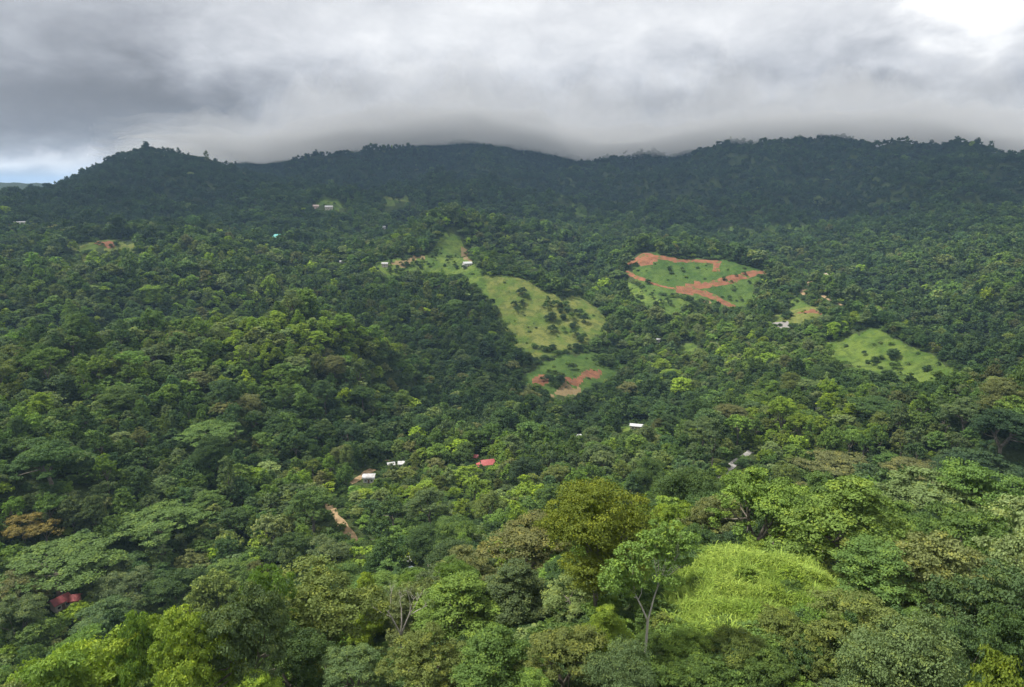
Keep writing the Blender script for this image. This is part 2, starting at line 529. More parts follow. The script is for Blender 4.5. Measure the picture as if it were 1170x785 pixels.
def tree_free(x, y, z_top, r=0.0):
    """True where a tree with its foot at x, y would stand in a clearing or hide it"""
    x = np.asarray(x, float); y = np.asarray(y, float)
    d = np.hypot(x, y)
    bad = np.zeros(x.shape, bool)
    px, py = project(x, y, z_top)
    for k, dr, pts, poly in CLEAR_G:
        cx, cy = np.mean(pts, 0)
        shr = [(cx + (p[0] - cx) * 0.94, cy + (p[1] - cy) * 0.9) for p in pts]
        bad |= in_poly(x, y, poly)
        bad |= in_poly(px, py, shr) & (d > dr[0] - (50 if dr[0] < 100 else 110 if dr[0] < 850 else 170)) & (d < dr[1])
    for k, dr, pts, poly in SOIL_G:
        bad |= in_poly(x, y, poly)
        bad |= in_poly(px, py, pts) & (d > dr[0] - 60) & (d < dr[1])
    return bad


# ------------------------------------------------------------------ materials
def ground_material():
    m = bpy.data.materials.new('ground')
    m.use_nodes = True
    t = NT(m.node_tree)
    geo = t.new('ShaderNodeNewGeometry')
    pos = geo.outputs['Position']
    n1 = t.noise(pos, 0.35, 4, 0.6)
    n2 = t.noise(pos, 0.045, 4, 0.6)
    n3 = t.noise(pos, 1.6, 3, 0.6)
    ca = t.new('ShaderNodeAttribute', attribute_name='cover')
    sa = t.new('ShaderNodeAttribute', attribute_name='soil')
    cs = t.new('ShaderNodeSeparateColor'); t.put(cs.inputs[0], ca.outputs['Color'])
    ss = t.new('ShaderNodeSeparateColor'); t.put(ss.inputs[0], sa.outputs['Color'])
    edge = t.math('MULTIPLY', t.math('SUBTRACT', n1, 0.5), 0.7)
    fg = t.smooth(t.math('ADD', cs.outputs[0], edge), 0.35, 0.65)
    floor = t.mix(n1, rgb(0.022, 0.034, 0.012), rgb(0.05, 0.07, 0.02))
    n4 = t.noise(pos, 0.14, 5, 0.65, 0.4)
    rough_ = t.smooth(n4, 0.46, 0.60)
    grass = t.mix(t.smooth(n2, 0.38, 0.62), rgb(0.056, 0.100, 0.017), rgb(0.100, 0.142, 0.026))
    grass = t.mix(t.smooth(n3, 0.5, 0.75, 0, 0.5), grass, rgb(0.05, 0.085, 0.02))
    grass = t.mix(t.math('MULTIPLY', rough_, 0.6), grass, rgb(0.030, 0.052, 0.012))
    dry = t.mix(t.smooth(n2, 0.36, 0.60), rgb(0.068, 0.108, 0.019), rgb(0.128, 0.140, 0.036))
    dry = t.mix(t.math('MULTIPLY', rough_, 0.55), dry, rgb(0.038, 0.058, 0.014))
    lush = t.mix(t.smooth(n2, 0.35, 0.65), rgb(0.036, 0.075, 0.015), rgb(0.068, 0.110, 0.022))
    lush = t.mix(t.math('MULTIPLY', rough_, 0.5), lush, rgb(0.024, 0.046, 0.011))
    grass = t.mix(cs.outputs[1], grass, dry)
    grass = t.mix(cs.outputs[2], grass, lush)
    base = t.mix(fg, floor, grass)
    n6 = t.noise(pos, 0.09, 6, 0.7)
    red = t.mix(t.smooth(n6, 0.36, 0.64), rgb(0.125, 0.058, 0.033), rgb(0.215, 0.092, 0.05))
    red = t.mix(t.smooth(n4, 0.52, 0.68, 0, 0.6), red, rgb(0.10, 0.075, 0.035))
    tan = t.mix(n1, rgb(0.16, 0.115, 0.055), rgb(0.22, 0.165, 0.085))
    grey = t.mix(n1, rgb(0.16, 0.15, 0.14), rgb(0.24, 0.23, 0.22))
    for ch, c in ((0, red), (1, tan), (2, grey)):
        base = t.mix(t.smooth(t.math('ADD', ss.outputs[ch], edge), 0.4, 0.6), base, c)
    b = t.new('ShaderNodeBsdfPrincipled')
    t.put(b.inputs['Base Color'], base)
    b.inputs['Roughness'].default_value = 0.95
    b.inputs['Specular IOR Level'].default_value = 0.1
    bump = t.new('ShaderNodeBump')
    bump.inputs['Strength'].default_value = 0.8
    bump.inputs['Distance'].default_value = 1.5
    t.put(bump.inputs['Height'], t.noise(pos, 0.5, 5, 0.65))
    t.put(b.inputs['Normal'], bump.outputs[0])
    o = t.new('ShaderNodeOutputMaterial')
    t.put(o.inputs[0], b.outputs[0])
    return m


def leaf_material(name, source):
    """source: 'object' (tint from the object's colour) or 'instancer' (tint stored on the forest's points)"""
    m = bpy.data.materials.new(name)
    m.use_nodes = True
    t = NT(m.node_tree)
    if source == 'object':
        tint = t.new('ShaderNodeObjectInfo').outputs['Color']
    else:
        tint = t.new('ShaderNodeAttribute', attribute_type='INSTANCER', attribute_name='tint').outputs['Color']
    va = t.new('ShaderNodeAttribute', attribute_name='vary')
    vs = t.new('ShaderNodeSeparateColor'); t.put(vs.inputs[0], va.outputs['Color'])
    k = t.math('ADD', 0.76, t.math('MULTIPLY', vs.outputs[0], 0.48))      # leaf to leaf
    sc = t.new('ShaderNodeVectorMath', operation='SCALE')
    t.put(sc.inputs[0], tint); t.put(sc.inputs['Scale'], k)
    young = t.mix(1.0, sc.outputs[0], rgb(1.5, 1.28, 0.8), 'MULTIPLY')
    col = t.mix(t.math('MULTIPLY', vs.outputs[1], 0.8), sc.outputs[0], young)   # younger sprays
    d = t.new('ShaderNodeBsdfPrincipled')
    t.put(d.inputs['Base Color'], col)
    d.inputs['Roughness'].default_value = 0.55
    d.inputs['Specular IOR Level'].default_value = 0.10
    tr = t.new('ShaderNodeBsdfTranslucent')
    t.put(tr.inputs[0], t.mix(1.0, col, rgb(1.1, 1.15, 0.6), 'MULTIPLY'))
    mxs = t.new('ShaderNodeMixShader')
    mxs.inputs[0].default_value = 0.28
    t.put(mxs.inputs[1], d.outputs[0]); t.put(mxs.inputs[2], tr.outputs[0])
    o = t.new('ShaderNodeOutputMaterial')
    t.put(o.inputs[0], mxs.outputs[0])
    return m


def plain(name, c1, c2=None, scale=2.0, rough=0.8, spec=0.2, bump=0.0, vec_scale=(1, 1, 1)):
    m = bpy.data.materials.new(name)
    m.use_nodes = True
    t = NT(m.node_tree)
    tcn = t.new('ShaderNodeTexCoord')
    mp = t.new('ShaderNodeMapping')
    t.put(mp.inputs[0], tcn.outputs['Object'])
    mp.inputs['Scale'].default_value = vec_scale
    n = t.noise(mp.outputs[0], scale, 4, 0.6)
    b = t.new('ShaderNodeBsdfPrincipled')
    t.put(b.inputs['Base Color'], t.mix(t.smooth(n, 0.3, 0.7), rgb(*c1), rgb(*(c2 or c1))))
    b.inputs['Roughness'].default_value = rough
    b.inputs['Specular IOR Level'].default_value = spec
    if bump:
        bn = t.new('ShaderNodeBump')
        bn.inputs['Strength'].default_value = bump
        t.put(bn.inputs['Height'], n)
        t.put(b.inputs['Normal'], bn.outputs[0])
    o = t.new('ShaderNodeOutputMaterial')
    t.put(o.inputs[0], b.outputs[0])
    return m


M_GROUND = ground_material()
M_LEAF = leaf_material('leaves', 'object')
M_LEAF_FAR = leaf_material('forest_leaves', 'instancer')
M_BARK = plain('bark', (0.10, 0.085, 0.065), (0.20, 0.18, 0.15), 3.0, 0.9, 0.1, 0.4, (1, 1, 0.3))
M_PALE_BARK = plain('pale_bark', (0.32, 0.29, 0.24), (0.48, 0.45, 0.40), 3.0, 0.85, 0.15, 0.3, (1, 1, 0.4))

# ------------------------------------------------------------------ ground sheet: one piece, all round, to the horizon
H_BACK = np.interp(np.exp(l_grid), [8, 60, 200, 600, 2000, 16000], [-43, -58, -95, -120, -100, -160])
back_az = np.concatenate([np.linspace(0.80, math.pi, 26)[1:], np.linspace(-math.pi, -0.80, 26)[1:-1]])
A_all = np.concatenate([az_in, back_az])
n_all = len(A_all)
Hf = np.empty((N_L, n_all))
Hf[:, :N_AZ] = HG
for j, a in enumerate(back_az):
    t_ = min(1.0, (abs(a) - 0.80) / 0.7)
    t_ = t_ * t_ * (3 - 2 * t_)
    Hf[:, N_AZ + j] = (HG[:, -1] if a > 0 else HG[:, 0]) * (1 - t_) + H_BACK * t_
Dg = np.exp(l_grid)[:, None]
V = np.stack([Dg * np.sin(A_all)[None], Dg * np.cos(A_all)[None], Hf], -1).reshape(-1, 3)
V = np.concatenate([V, [[0, 0, -42.5]]])
ii = np.arange(n_all); jj = (ii + 1) % n_all
rows = np.arange(N_L - 1)[:, None] * n_all
F = np.stack([rows + ii, rows + n_all + ii, rows + n_all + jj, rows + jj], -1).reshape(-1)
F = F.reshape(-1, 4)[:, ::-1].reshape(-1)
cap = np.stack([np.full(n_all, len(V) - 1), ii, jj, jj], -1)   # centre fan, added as triangles below
me = bpy.data.meshes.new('ground')
nq, nt = len(F) // 4, n_all
me.vertices.add(len(V)); me.vertices.foreach_set('co', V.astype(np.float32).ravel())
me.loops.add(nq * 4 + nt * 3)
tri = np.stack([np.full(n_all, len(V) - 1), jj, ii], -1).reshape(-1)
me.loops.foreach_set('vertex_index', np.concatenate([F, tri]).astype(np.int32))
me.polygons.add(nq + nt)
me.polygons.foreach_set('loop_start', np.concatenate([np.arange(nq) * 4, nq * 4 + np.arange(nt) * 3]).astype(np.int32))
me.polygons.foreach_set('use_smooth', np.ones(nq + nt, bool))
me.materials.append(M_GROUND)
me.update(calc_edges=True)
for nm, arr in (('cover', cov), ('soil', soil)):
    full = np.zeros((N_L, n_all, 4), np.float32)
    full[:, :N_AZ] = arr.reshape(N_L, N_AZ, 4)
    full[..., 3] = 1
    at = me.attributes.new(nm, 'FLOAT_COLOR', 'POINT')
    at.data.foreach_set('color', np.concatenate([full.reshape(-1, 4), [[0, 0, 0, 1]]]).astype(np.float32).ravel())
ground = link('ground', me)
tag(ground, 'green hills, valley floor and mountain slopes under the forest', None, None, 'structure')


# ------------------------------------------------------------------ air: one closed box of even haze
def box_mesh(name, x0, x1, y0, y1, z0, z1, mat):
    v = [(x, y, z) for x in (x0, x1) for y in (y0, y1) for z in (z0, z1)]
    f = [(0, 1, 3, 2), (4, 6, 7, 5), (0, 4, 5, 1), (2, 3, 7, 6), (0, 2, 6, 4), (1, 5, 7, 3)]
    me = bpy.data.meshes.new(name)
    me.from_pydata(v, [], f)
    if mat: me.materials.append(mat)
    me.update()
    return me


m_haze = bpy.data.materials.new('haze')
m_haze.use_nodes = True
t = NT(m_haze.node_tree)
pv = t.new('ShaderNodeVolumePrincipled')
pv.inputs['Color'].default_value = (0.44, 0.67, 1.0, 1)
pv.inputs['Density'].default_value = 0.000068
pv.inputs['Anisotropy'].default_value = 0.1
o_ = t.new('ShaderNodeOutputMaterial')
t.put(o_.inputs['Volume'], pv.outputs[0])
z_low, z_high = float(V[:, 2].min()), float(V[:, 2].max())
haze = link('haze', box_mesh('haze', -16500, 16500, -16500, 16500, z_low - 1.0, z_high + 26, m_haze))
tag(haze, 'thin bluish air over the valley', None, None, 'stuff')

# ------------------------------------------------------------------ cloud resting on the mountain tops
LINE = [(60, 168), (170, 168), (240, 176), (290, 186), (330, 184), (410, 174), (445, 170), (530, 162), (575, 168), (620, 176), (680, 187), (720, 186), (770, 182), (830, 172), (930, 169), (990, 170), (1030, 171), (1090, 174), (1130, 182), (1175, 184), (1300, 176), (1420, 170)]
la = np.array([pix_angles(*p)[0] for p in LINE]); le = np.array([math.tan(pix_angles(*p)[1]) for p in LINE])
ca = np.linspace(la[0], la[-1], 280)
cdist = np.linspace(1980, 4300, 100)
CAa, CDd = np.meshgrid(ca, cdist)
cx_, cy_ = CDd * np.sin(CAa), CDd * np.cos(CAa)
u_ = (CAa - ca[0]) / (ca[-1] - ca[0]); w_ = (CDd - cdist[0]) / (cdist[-1] - cdist[0])
edge_ = sm(u_ / 0.24) ** 1.5 * sm((1 - u_) / 0.16) * sm(w_ / 0.22) * sm((1 - w_) / 0.3)
zb = 2700 * np.interp(CAa, la, le) - 2 + 30 * fbm(cx_ / 150, cy_ / 150, 41, 4) + 9 * fbm(cx_ / 45, cy_ / 45, 43, 3)
zb = zb + (1 - sm(w_ / 0.22)) * 46
th = 105 * edge_ * np.clip(1 + 1.6 * fbm(cx_ / 300, cy_ / 300, 47, 5) + .5 * fbm(cx_ / 60, cy_ / 60, 49, 3), .1, 3) + 0.01


def slab(x, y, z0, th, cut):
    """closed lump of cloud: underside, top and rim, only where it is thicker than cut"""
    ny, nx = th.shape
    q = np.arange(nx * ny).reshape(ny, nx)
    f = np.stack([q[:-1, :-1], q[:-1, 1:], q[1:, 1:], q[1:, :-1]], -1).reshape(-1, 4)
    f = f[th.ravel()[f].max(1) > cut]
    e = np.concatenate([f[:, [0, 1]], f[:, [1, 2]], f[:, [2, 3]], f[:, [3, 0]]])
    have = {(int(a), int(b)) for a, b in e}
    rim = np.array([(a, b) for a, b in have if (b, a) not in have])
    n0 = nx * ny
    side = np.stack([rim[:, 0], rim[:, 1], rim[:, 1] + n0, rim[:, 0] + n0], -1)
    allf = np.concatenate([f[:, ::-1], f + n0, side])
    vv = np.concatenate([np.stack([x, y, z0], -1).reshape(-1, 3), np.stack([x, y, z0 + th], -1).reshape(-1, 3)])
    use, inv = np.unique(allf, return_inverse=True)
    return vv[use], inv.reshape(-1)


m_cloud = bpy.data.materials.new('cloud')
m_cloud.use_nodes = True
t = NT(m_cloud.node_tree)
vs_ = t.new('ShaderNodeVolumeScatter')
vs_.inputs['Color'].default_value = (1, 1, 1, 1)
vs_.inputs['Density'].default_value = 0.0075
vs_.inputs['Anisotropy'].default_value = 0.0
o_ = t.new('ShaderNodeOutputMaterial')
t.put(o_.inputs['Volume'], vs_.outputs[0])
cloud = link('clouds', mesh_np('clouds', *slab(cx_, cy_, zb, th, 4.0), 4, m_cloud, True))
tag(cloud, 'low grey cloud resting on the mountain tops', None, None, 'stuff')

th2 = 270 * edge_ ** 0.7 * np.clip(0.75 + 1.5 * fbm(cx_ / 420 + 5, cy_ / 420, 57, 5) + .7 * fbm(cx_ / 80, cy_ / 80, 59, 3), .08, 3)
m_thin = bpy.data.materials.new('thin_cloud')
m_thin.use_nodes = True
t = NT(m_thin.node_tree)
vs_ = t.new('ShaderNodeVolumeScatter')
vs_.inputs['Color'].default_value = (1, 1, 1, 1)
vs_.inputs['Density'].default_value = 0.0012
o_ = t.new('ShaderNodeOutputMaterial')
t.put(o_.inputs['Volume'], vs_.outputs[0])
veil = link('clouds', mesh_np('cloud_veil', *slab(cx_, cy_, zb + 6, th2, 8.0), 4, m_thin, True))
tag(veil, 'thin upper veil of the cloud on the mountain tops', None, None, 'stuff')

# ------------------------------------------------------------------ unseen cloud above the frame, added and shaped to shade the mountains
ALT = 1900.0
off = sdir * ((ALT + 60) / sdir.z)
nx_, ny_ = 150, 120
sx_ = np.linspace(-3300, 3600, nx_); sy_ = np.linspace(250, 4600, ny_)
SXX, SYY = np.meshgrid(sx_, sy_)
sd_ = np.hypot(SXX, SYY)
cover_ = (1 - 0.2 * sm((sd_ - 2250) / 350)) * sm((sd_ - 1120 - 260 * fbm(SXX / 500, SYY / 500, 61, 3) - 0.10 * SXX) / 420)
puff = sm((fbm(SXX / 330 + 4, SYY / 330, 67, 3) - 0.02) / 0.2) * sm((sd_ - 250) / 150)  # small puffs added to dapple the nearer slopes with shade
tk = 170 * np.maximum(cover_ * (0.75 + 0.9 * np.abs(fbm(SXX / 420, SYY / 420, 63, 4))), 0.75 * puff)
rimf = sm((SXX - sx_[0]) / 300) * sm((sx_[-1] - SXX) / 300) * sm((SYY - sy_[0]) / 150) * sm((sy_[-1] - SYY) / 300)
tk = tk * rimf + 0.02
high_cloud = link('clouds', mesh_np('shade_clouds', *slab(SXX + off.x, SYY + off.y, ALT - tk * 0.35, tk, 8.0), 4, m_cloud, True))
tag(high_cloud, 'unseen cloud added high above to shade the mountains', None, None, 'stuff')


# ------------------------------------------------------------------ roads and tracks draped on the ground
ROAD_PTS = []
VIEWS = []
M_RED = plain('red_earth', (0.125, 0.055, 0.032), (0.215, 0.09, 0.05), 0.12, 0.95, 0.1, 0.3)


def weedy(m):
    """weeds and grass islands breaking up an earth surface"""
    t = m.node_tree
    n = t.nodes.new('ShaderNodeTexNoise'); n.inputs['Scale'].default_value = 0.16; n.inputs['Detail'].default_value = 6; n.inputs['Roughness'].default_value = 0.7
    geo = t.nodes.new('ShaderNodeNewGeometry')
    mr = t.nodes.new('ShaderNodeMapRange'); mr.inputs[1].default_value = 0.54; mr.inputs[2].default_value = 0.60
    mx_ = t.nodes.new('ShaderNodeMix'); mx_.data_type = 'RGBA'
    b = next(q for q in t.nodes if q.type == 'BSDF_PRINCIPLED')
    src = b.inputs['Base Color'].links[0].from_socket
    t.links.new(geo.outputs['Position'], n.inputs['Vector'])
    t.links.new(n.outputs['Fac'], mr.inputs[0]); t.links.new(mr.outputs[0], mx_.inputs[0])
    t.links.new(src, mx_.inputs[6]); mx_.inputs[7].default_value = (0.06, 0.10, 0.02, 1)
    t.links.new(mx_.outputs[2], b.inputs['Base Color'])


weedy(M_RED)
M_TAN = plain('tan_earth', (0.20, 0.14, 0.075), (0.28, 0.20, 0.115), 0.4, 0.95, 0.1, 0.3)
M_ROAD = plain('grey_road', (0.20, 0.19, 0.175), (0.28, 0.27, 0.25), 0.4, 0.9, 0.2, 0.2)


def road(name, pts, width, mat, dr, label, clear=True):
    P3 = [hit(p[0], p[1], *dr) for p in pts]
    path = []
    for a, b in zip(P3, P3[1:]):
        n = max(2, int((b - a).length / 3))
        path += [a.lerp(b, k / n) for k in range(n)]
    path.append(P3[-1])
    xs = np.array([p.x for p in path]); ys = np.array([p.y for p in path])
    kx = np.ones(7) / 7
    if len(xs) > 12:
        xs[3:-3] = np.convolve(xs, kx, 'valid'); ys[3:-3] = np.convolve(ys, kx, 'valid')
    tx_, ty_ = np.gradient(xs), np.gradient(ys)
    ln = np.hypot(tx_, ty_) + 1e-6
    nx, ny = -ty_ / ln, tx_ / ln
    wv = width * 0.5 * (1 + 0.8 * gnoise(xs / 9 + 3, ys / 9, 55))
    vs, fs = [], []
    cols = 5
    for k in range(cols):
        o = (k / (cols - 1) * 2 - 1)
        vx, vy = xs + nx * wv * o, ys + ny * wv * o
        vs.append(np.stack([vx, vy, hxy(vx, vy) + 0.28 - 0.2 * (abs(o) == 1)], 1))
    n = len(xs)
    vs = np.concatenate(vs)
    for k in range(cols - 1):
        for i in range(n - 1):
            fs.append((k * n + i, k * n + i + 1, (k + 1) * n + i + 1, (k + 1) * n + i))
    me = bpy.data.meshes.new(name)
    me.from_pydata([tuple(v) for v in vs], [], fs)
    for p in me.polygons: p.use_smooth = True
    me.materials.append(mat)
    me.update()
    if me.polygons[0].normal.z < 0: me.flip_normals()
    o = link(name, me)
    tag(o, label, None, None, 'structure')
    for i in range(0, n, 2):
        ROAD_PTS.append((xs[i], ys[i], width * 0.5 + 2.5))
    if clear:
        for (px, py), p in zip(pts, P3):
            d = math.hypot(p.x, p.y)
            VIEWS.append((px, py, 3, 2, d - 75, d + 3))
        for (p1, p2, q1) in zip(pts, pts[1:], P3):
            d = math.hypot(q1.x, q1.y)
            VIEWS.append(((p1[0] + p2[0]) / 2, (p1[1] + p2[1]) / 2, 3, 2.5, d - 75, d + 3))


HILL = (820, 1200)
road('dirt_road', [(716, 303), (726, 299), (735, 290), (745, 294), (765, 297.5), (800, 298), (824, 300.5)], 9, M_RED, HILL, 'red earth track along the top of the cleared hill', False)
road('dirt_road', [(819, 301), (818, 311)], 9, M_RED, HILL, 'short red earth track dropping down the cleared hill', False)
road('dirt_road', [(876, 312), (852, 316), (830, 321), (806, 327), (778, 331)], 12, M_RED, HILL, 'broad red earth road across the cleared hill', False)
road('dirt_road', [(714, 312), (735, 321), (755, 328), (775, 331)], 5, M_RED, HILL, 'thin red earth track on the left of the cleared hill', False)
road('dirt_road', [(795, 333), (815, 340), (838, 351)], 12, M_RED, (780, 1100), 'red earth road running down to the foot of the cleared hill', False)
road('dirt_road', [(400, 553), (412, 546), (424, 538), (445, 526)], 3.6, M_TAN, (300, 420), 'pale dirt road past the white roofs')
road('dirt_road', [(374, 576), (381, 586), (388, 595), (396, 607), (404, 620)], 4.2, M_TAN, (240, 330), 'dirt road bend among the valley trees')
road('valley_road', [(820, 549), (832, 537), (846, 525), (858, 516)], 3.4, M_ROAD, (250, 420), 'grey road climbing through the valley trees')
road('dirt_road', [(926, 322), (919, 331), (917, 338)], 7, M_TAN, (820, 1100), 'pale footpath on the ridge right of the cleared hill')
road('dirt_road', [(940, 338), (955, 346), (968, 355)], 4, M_TAN, (820, 1100), 'pale track along the far ridge edge')


# ------------------------------------------------------------------ houses
M_GLASS = plain('window_glass', (0.03, 0.035, 0.04), None, 1, 0.15, 0.6)
M_DOOR = plain('door_wood', (0.12, 0.07, 0.04), (0.18, 0.11, 0.06), 2, 0.7)
M_FRAME = plain('window_frame', (0.6, 0.58, 0.54), None, 1, 0.6)


def prism(name, quads_v, quads_f, mat, parent):
    me = bpy.data.meshes.new(name)
    me.from_pydata(quads_v, [], quads_f)
    me.materials.append(mat)
    me.update()
    return link(name, me, parent)


def boxv(x0, x1, y0, y1, z0, z1):
    v = [(x, y, z) for x in (x0, x1) for y in (y0, y1) for z in (z0, z1)]
    f = [(0, 1, 3, 2), (4, 6, 7, 5), (0, 4, 5, 1), (2, 3, 7, 6), (0, 2, 6, 4), (1, 5, 7, 3)]
    return v, f


def join(parts):
    V_, F_ = [], []
    for v, f in parts:
        o = len(V_)
        V_ += v; F_ += [tuple(i + o for i in q) for q in f]
    return V_, F_


ROOFS = {}


def metal(name, c1, c2):
    """corrugated roofing: a stripe bump along the slope and weather stains"""
    if name in ROOFS: return ROOFS[name]
    m = bpy.data.materials.new(name)
    m.use_nodes = True
    t = NT(m.node_tree)
    tcn = t.new('ShaderNodeTexCoord')
    wv = t.new('ShaderNodeTexWave', bands_direction='X')
    t.put(wv.inputs['Vector'], tcn.outputs['Object']); wv.inputs['Scale'].default_value = 1.6
    n = t.noise(tcn.outputs['Object'], 0.7, 4, 0.6)
    b = t.new('ShaderNodeBsdfPrincipled')
    t.put(b.inputs['Base Color'], t.mix(t.smooth(n, 0.35, 0.7), rgb(*c1), rgb(*c2)))
    b.inputs['Roughness'].default_value = 0.5
    bp = t.new('ShaderNodeBump'); bp.inputs['Strength'].default_value = 0.5; bp.inputs['Distance'].default_value = 0.05
    t.put(bp.inputs['Height'], wv.outputs['Fac']); t.put(b.inputs['Normal'], bp.outputs[0])
    o = t.new('ShaderNodeOutputMaterial'); t.put(o.inputs[0], b.outputs[0])
    ROOFS[name] = m
    return m


def house(name, px, py, wpx, dr, roof, wall, turn, label, cat='house', ratio=0.7, wall_h=2.9, rise=0.2, style='gable', wing=None, up=0.0, group=None, vy=None):
    p = hit(px, py, *dr)
    d = math.hypot(p.x, p.y)
    sl = p.length
    w = wpx * 0.88 * sl / F_PX
    dp = max(3.0, w * ratio)
    root = link(name, None)
    root.location = (p.x, p.y, p.z + up)
    root.rotation_euler = (0, 0, -math.atan2(p.x, p.y) + R(turn))
    tag(root, label, cat, group)
    w2, d2 = w / 2, dp / 2
    prism('wall', *boxv(-w2, w2, -d2, d2, -3.0, wall_h), wall, root)
    ov = 0.55
    rz = wall_h + 0.01
    hh = rise * dp + 0.5
    if style == 'gable':          # ridge along x, slopes front and back, 0.14 m thick
        sec = [(-d2 - ov, rz - 0.1), (0, rz + hh), (d2 + ov, rz - 0.1), (d2 + ov, rz + 0.04), (0, rz + hh + 0.15), (-d2 - ov, rz + 0.04)]
        v = [(-w2 - ov, y, z) for y, z in sec] + [(w2 + ov, y, z) for y, z in sec]
        f = [(0, 1, 4, 5), (1, 2, 3, 4), (6, 11, 10, 7), (7, 10, 9, 8)] + [(k, 6 + k, 6 + (k + 1) % 6, (k + 1) % 6) for k in range(6)]
        prism('roof', v, f, roof, root)
        for s in (-1, 1):
            x = s * (w2 - 0.05)
            prism('gable_end', [(x, -d2, rz - 0.02), (x, d2, rz - 0.02), (x, 0, rz + hh - 0.05), (x - s * .2, -d2, rz - 0.02), (x - s * .2, d2, rz - 0.02), (x - s * .2, 0, rz + hh - 0.05)],
                  [(0, 1, 2), (5, 4, 3), (0, 2, 5, 3), (1, 4, 5, 2), (0, 3, 4, 1)], wall, root)
    elif style == 'hip':
        k = min(w2, d2)
        v = [(-w2 - ov, -d2 - ov, rz), (w2 + ov, -d2 - ov, rz), (w2 + ov, d2 + ov, rz), (-w2 - ov, d2 + ov, rz), (-w2 + k * .8, 0, rz + hh + .4), (w2 - k * .8, 0, rz + hh + .4)]
        prism('roof', v, [(0, 1, 5, 4), (1, 2, 5), (2, 3, 4, 5), (3, 0, 4), (3, 2, 1, 0)], roof, root)
    else:                          # arched sheet roof
        n = 9
        v, f = [], []
        for i in range(n):
            a = math.pi * i / (n - 1)
            y, z = -math.cos(a) * (d2 + ov), rz - .05 + math.sin(a) * min(hh + .5, 1.3)
            v += [(-w2 - ov, y, z), (w2 + ov, y, z), (-w2 - ov, y, z + .1), (w2 + ov, y, z + .1)]
        for i in range(n - 1):
            o = 4 * i
            f += [(o, o + 4, o + 5, o + 1), (o + 2, o + 3, o + 7, o + 6), (o, o + 2, o + 6, o + 4), (o + 1, o + 5, o + 7, o + 3)]
        f += [(0, 1, 3, 2), (4 * n - 4, 4 * n - 2, 4 * n - 1, 4 * n - 3)]
        prism('roof', v, f, roof, root)
    yf = -d2
    prism('door', *boxv(-0.5, 0.5, yf - 0.06, yf - 0.003, 0.05, 2.1), M_DOOR, root)
    for xx in (-w2 * .55, w2 * .55):
        fr = prism('window', *boxv(xx - .65, xx + .65, yf - 0.07, yf - 0.003, 0.95, 2.05), M_FRAME, root)
        prism('pane', *boxv(xx - .55, xx + .55, yf - 0.085, yf - 0.072, 1.05, 1.95), M_GLASS, fr)
    if wing:                       # lower side roof on posts
        ws, wd = wing
        v = [(w2 + .56 if ws > 0 else -w2 - .56, -d2, wall_h - .1), (ws * (w2 + wd), -d2, wall_h - .7), (ws * (w2 + wd), d2, wall_h - .7), (w2 + .56 if ws > 0 else -w2 - .56, d2, wall_h - .1)]
        v += [(x, y, z + .1) for x, y, z in v]
        prism('porch_roof', v, [(0, 1, 2, 3), (4, 7, 6, 5), (0, 4, 5, 1), (1, 5, 6, 2), (2, 6, 7, 3), (3, 7, 4, 0)], roof, root)
        for yy in (-d2 + .2, d2 - .2):
            prism('post', *boxv(ws * (w2 + wd) - .1 - ws * .2, ws * (w2 + wd) + .1 - ws * .2, yy - .1, yy + .1, -2, wall_h - .7), M_FRAME, root)
    rt = p.z + up + wall_h + hh * .4
    vpx, vpy = project(p.x, p.y, rt)
    VIEWS.append((float(vpx), float(vpy), wpx * 0.5, vy if vy is not None else max(2.0, wpx * 0.16) if d > 800 else max(1.2, wpx * 0.10), d - (170 if d > 800 else 200 if cat == 'shed' else 110), d + dp * .5 + 1))
    ROAD_PTS.append((p.x, p.y, max(w, dp) * 0.5 + 3.5))
    return root


RED = metal('red_sheet_roof', (0.30, 0.05, 0.05), (0.37, 0.085, 0.075))
PINK = metal('faded_red_roof', (0.30, 0.06, 0.065), (0.38, 0.10, 0.10))
WHITE = metal('white_sheet_roof', (0.26, 0.25, 0.24), (0.46, 0.47, 0.48))
GREYR = metal('grey_sheet_roof', (0.36, 0.37, 0.37), (0.50, 0.51, 0.51))
MINT = metal('pale_green_roof', (0.34, 0.43, 0.39), (0.45, 0.53, 0.49))
TURQ = metal('turquoise_roof', (0.07, 0.42, 0.38), (0.11, 0.50, 0.45))
PEACH = metal('peach_roof', (0.34, 0.25, 0.21), (0.42, 0.34, 0.30))
W_CREAM = plain('cream_wall', (0.40, 0.36, 0.30), (0.48, 0.43, 0.36), 1.2, 0.85)
W_WHITE = plain('white_wall', (0.45, 0.44, 0.42), (0.55, 0.54, 0.51), 1.2, 0.85)
W_PINK = plain('pink_wall', (0.50, 0.36, 0.32), (0.58, 0.43, 0.38), 1.2, 0.85)
W_BRICK = plain('brick_wall', (0.32, 0.16, 0.10), (0.38, 0.22, 0.15), 1.5, 0.9)

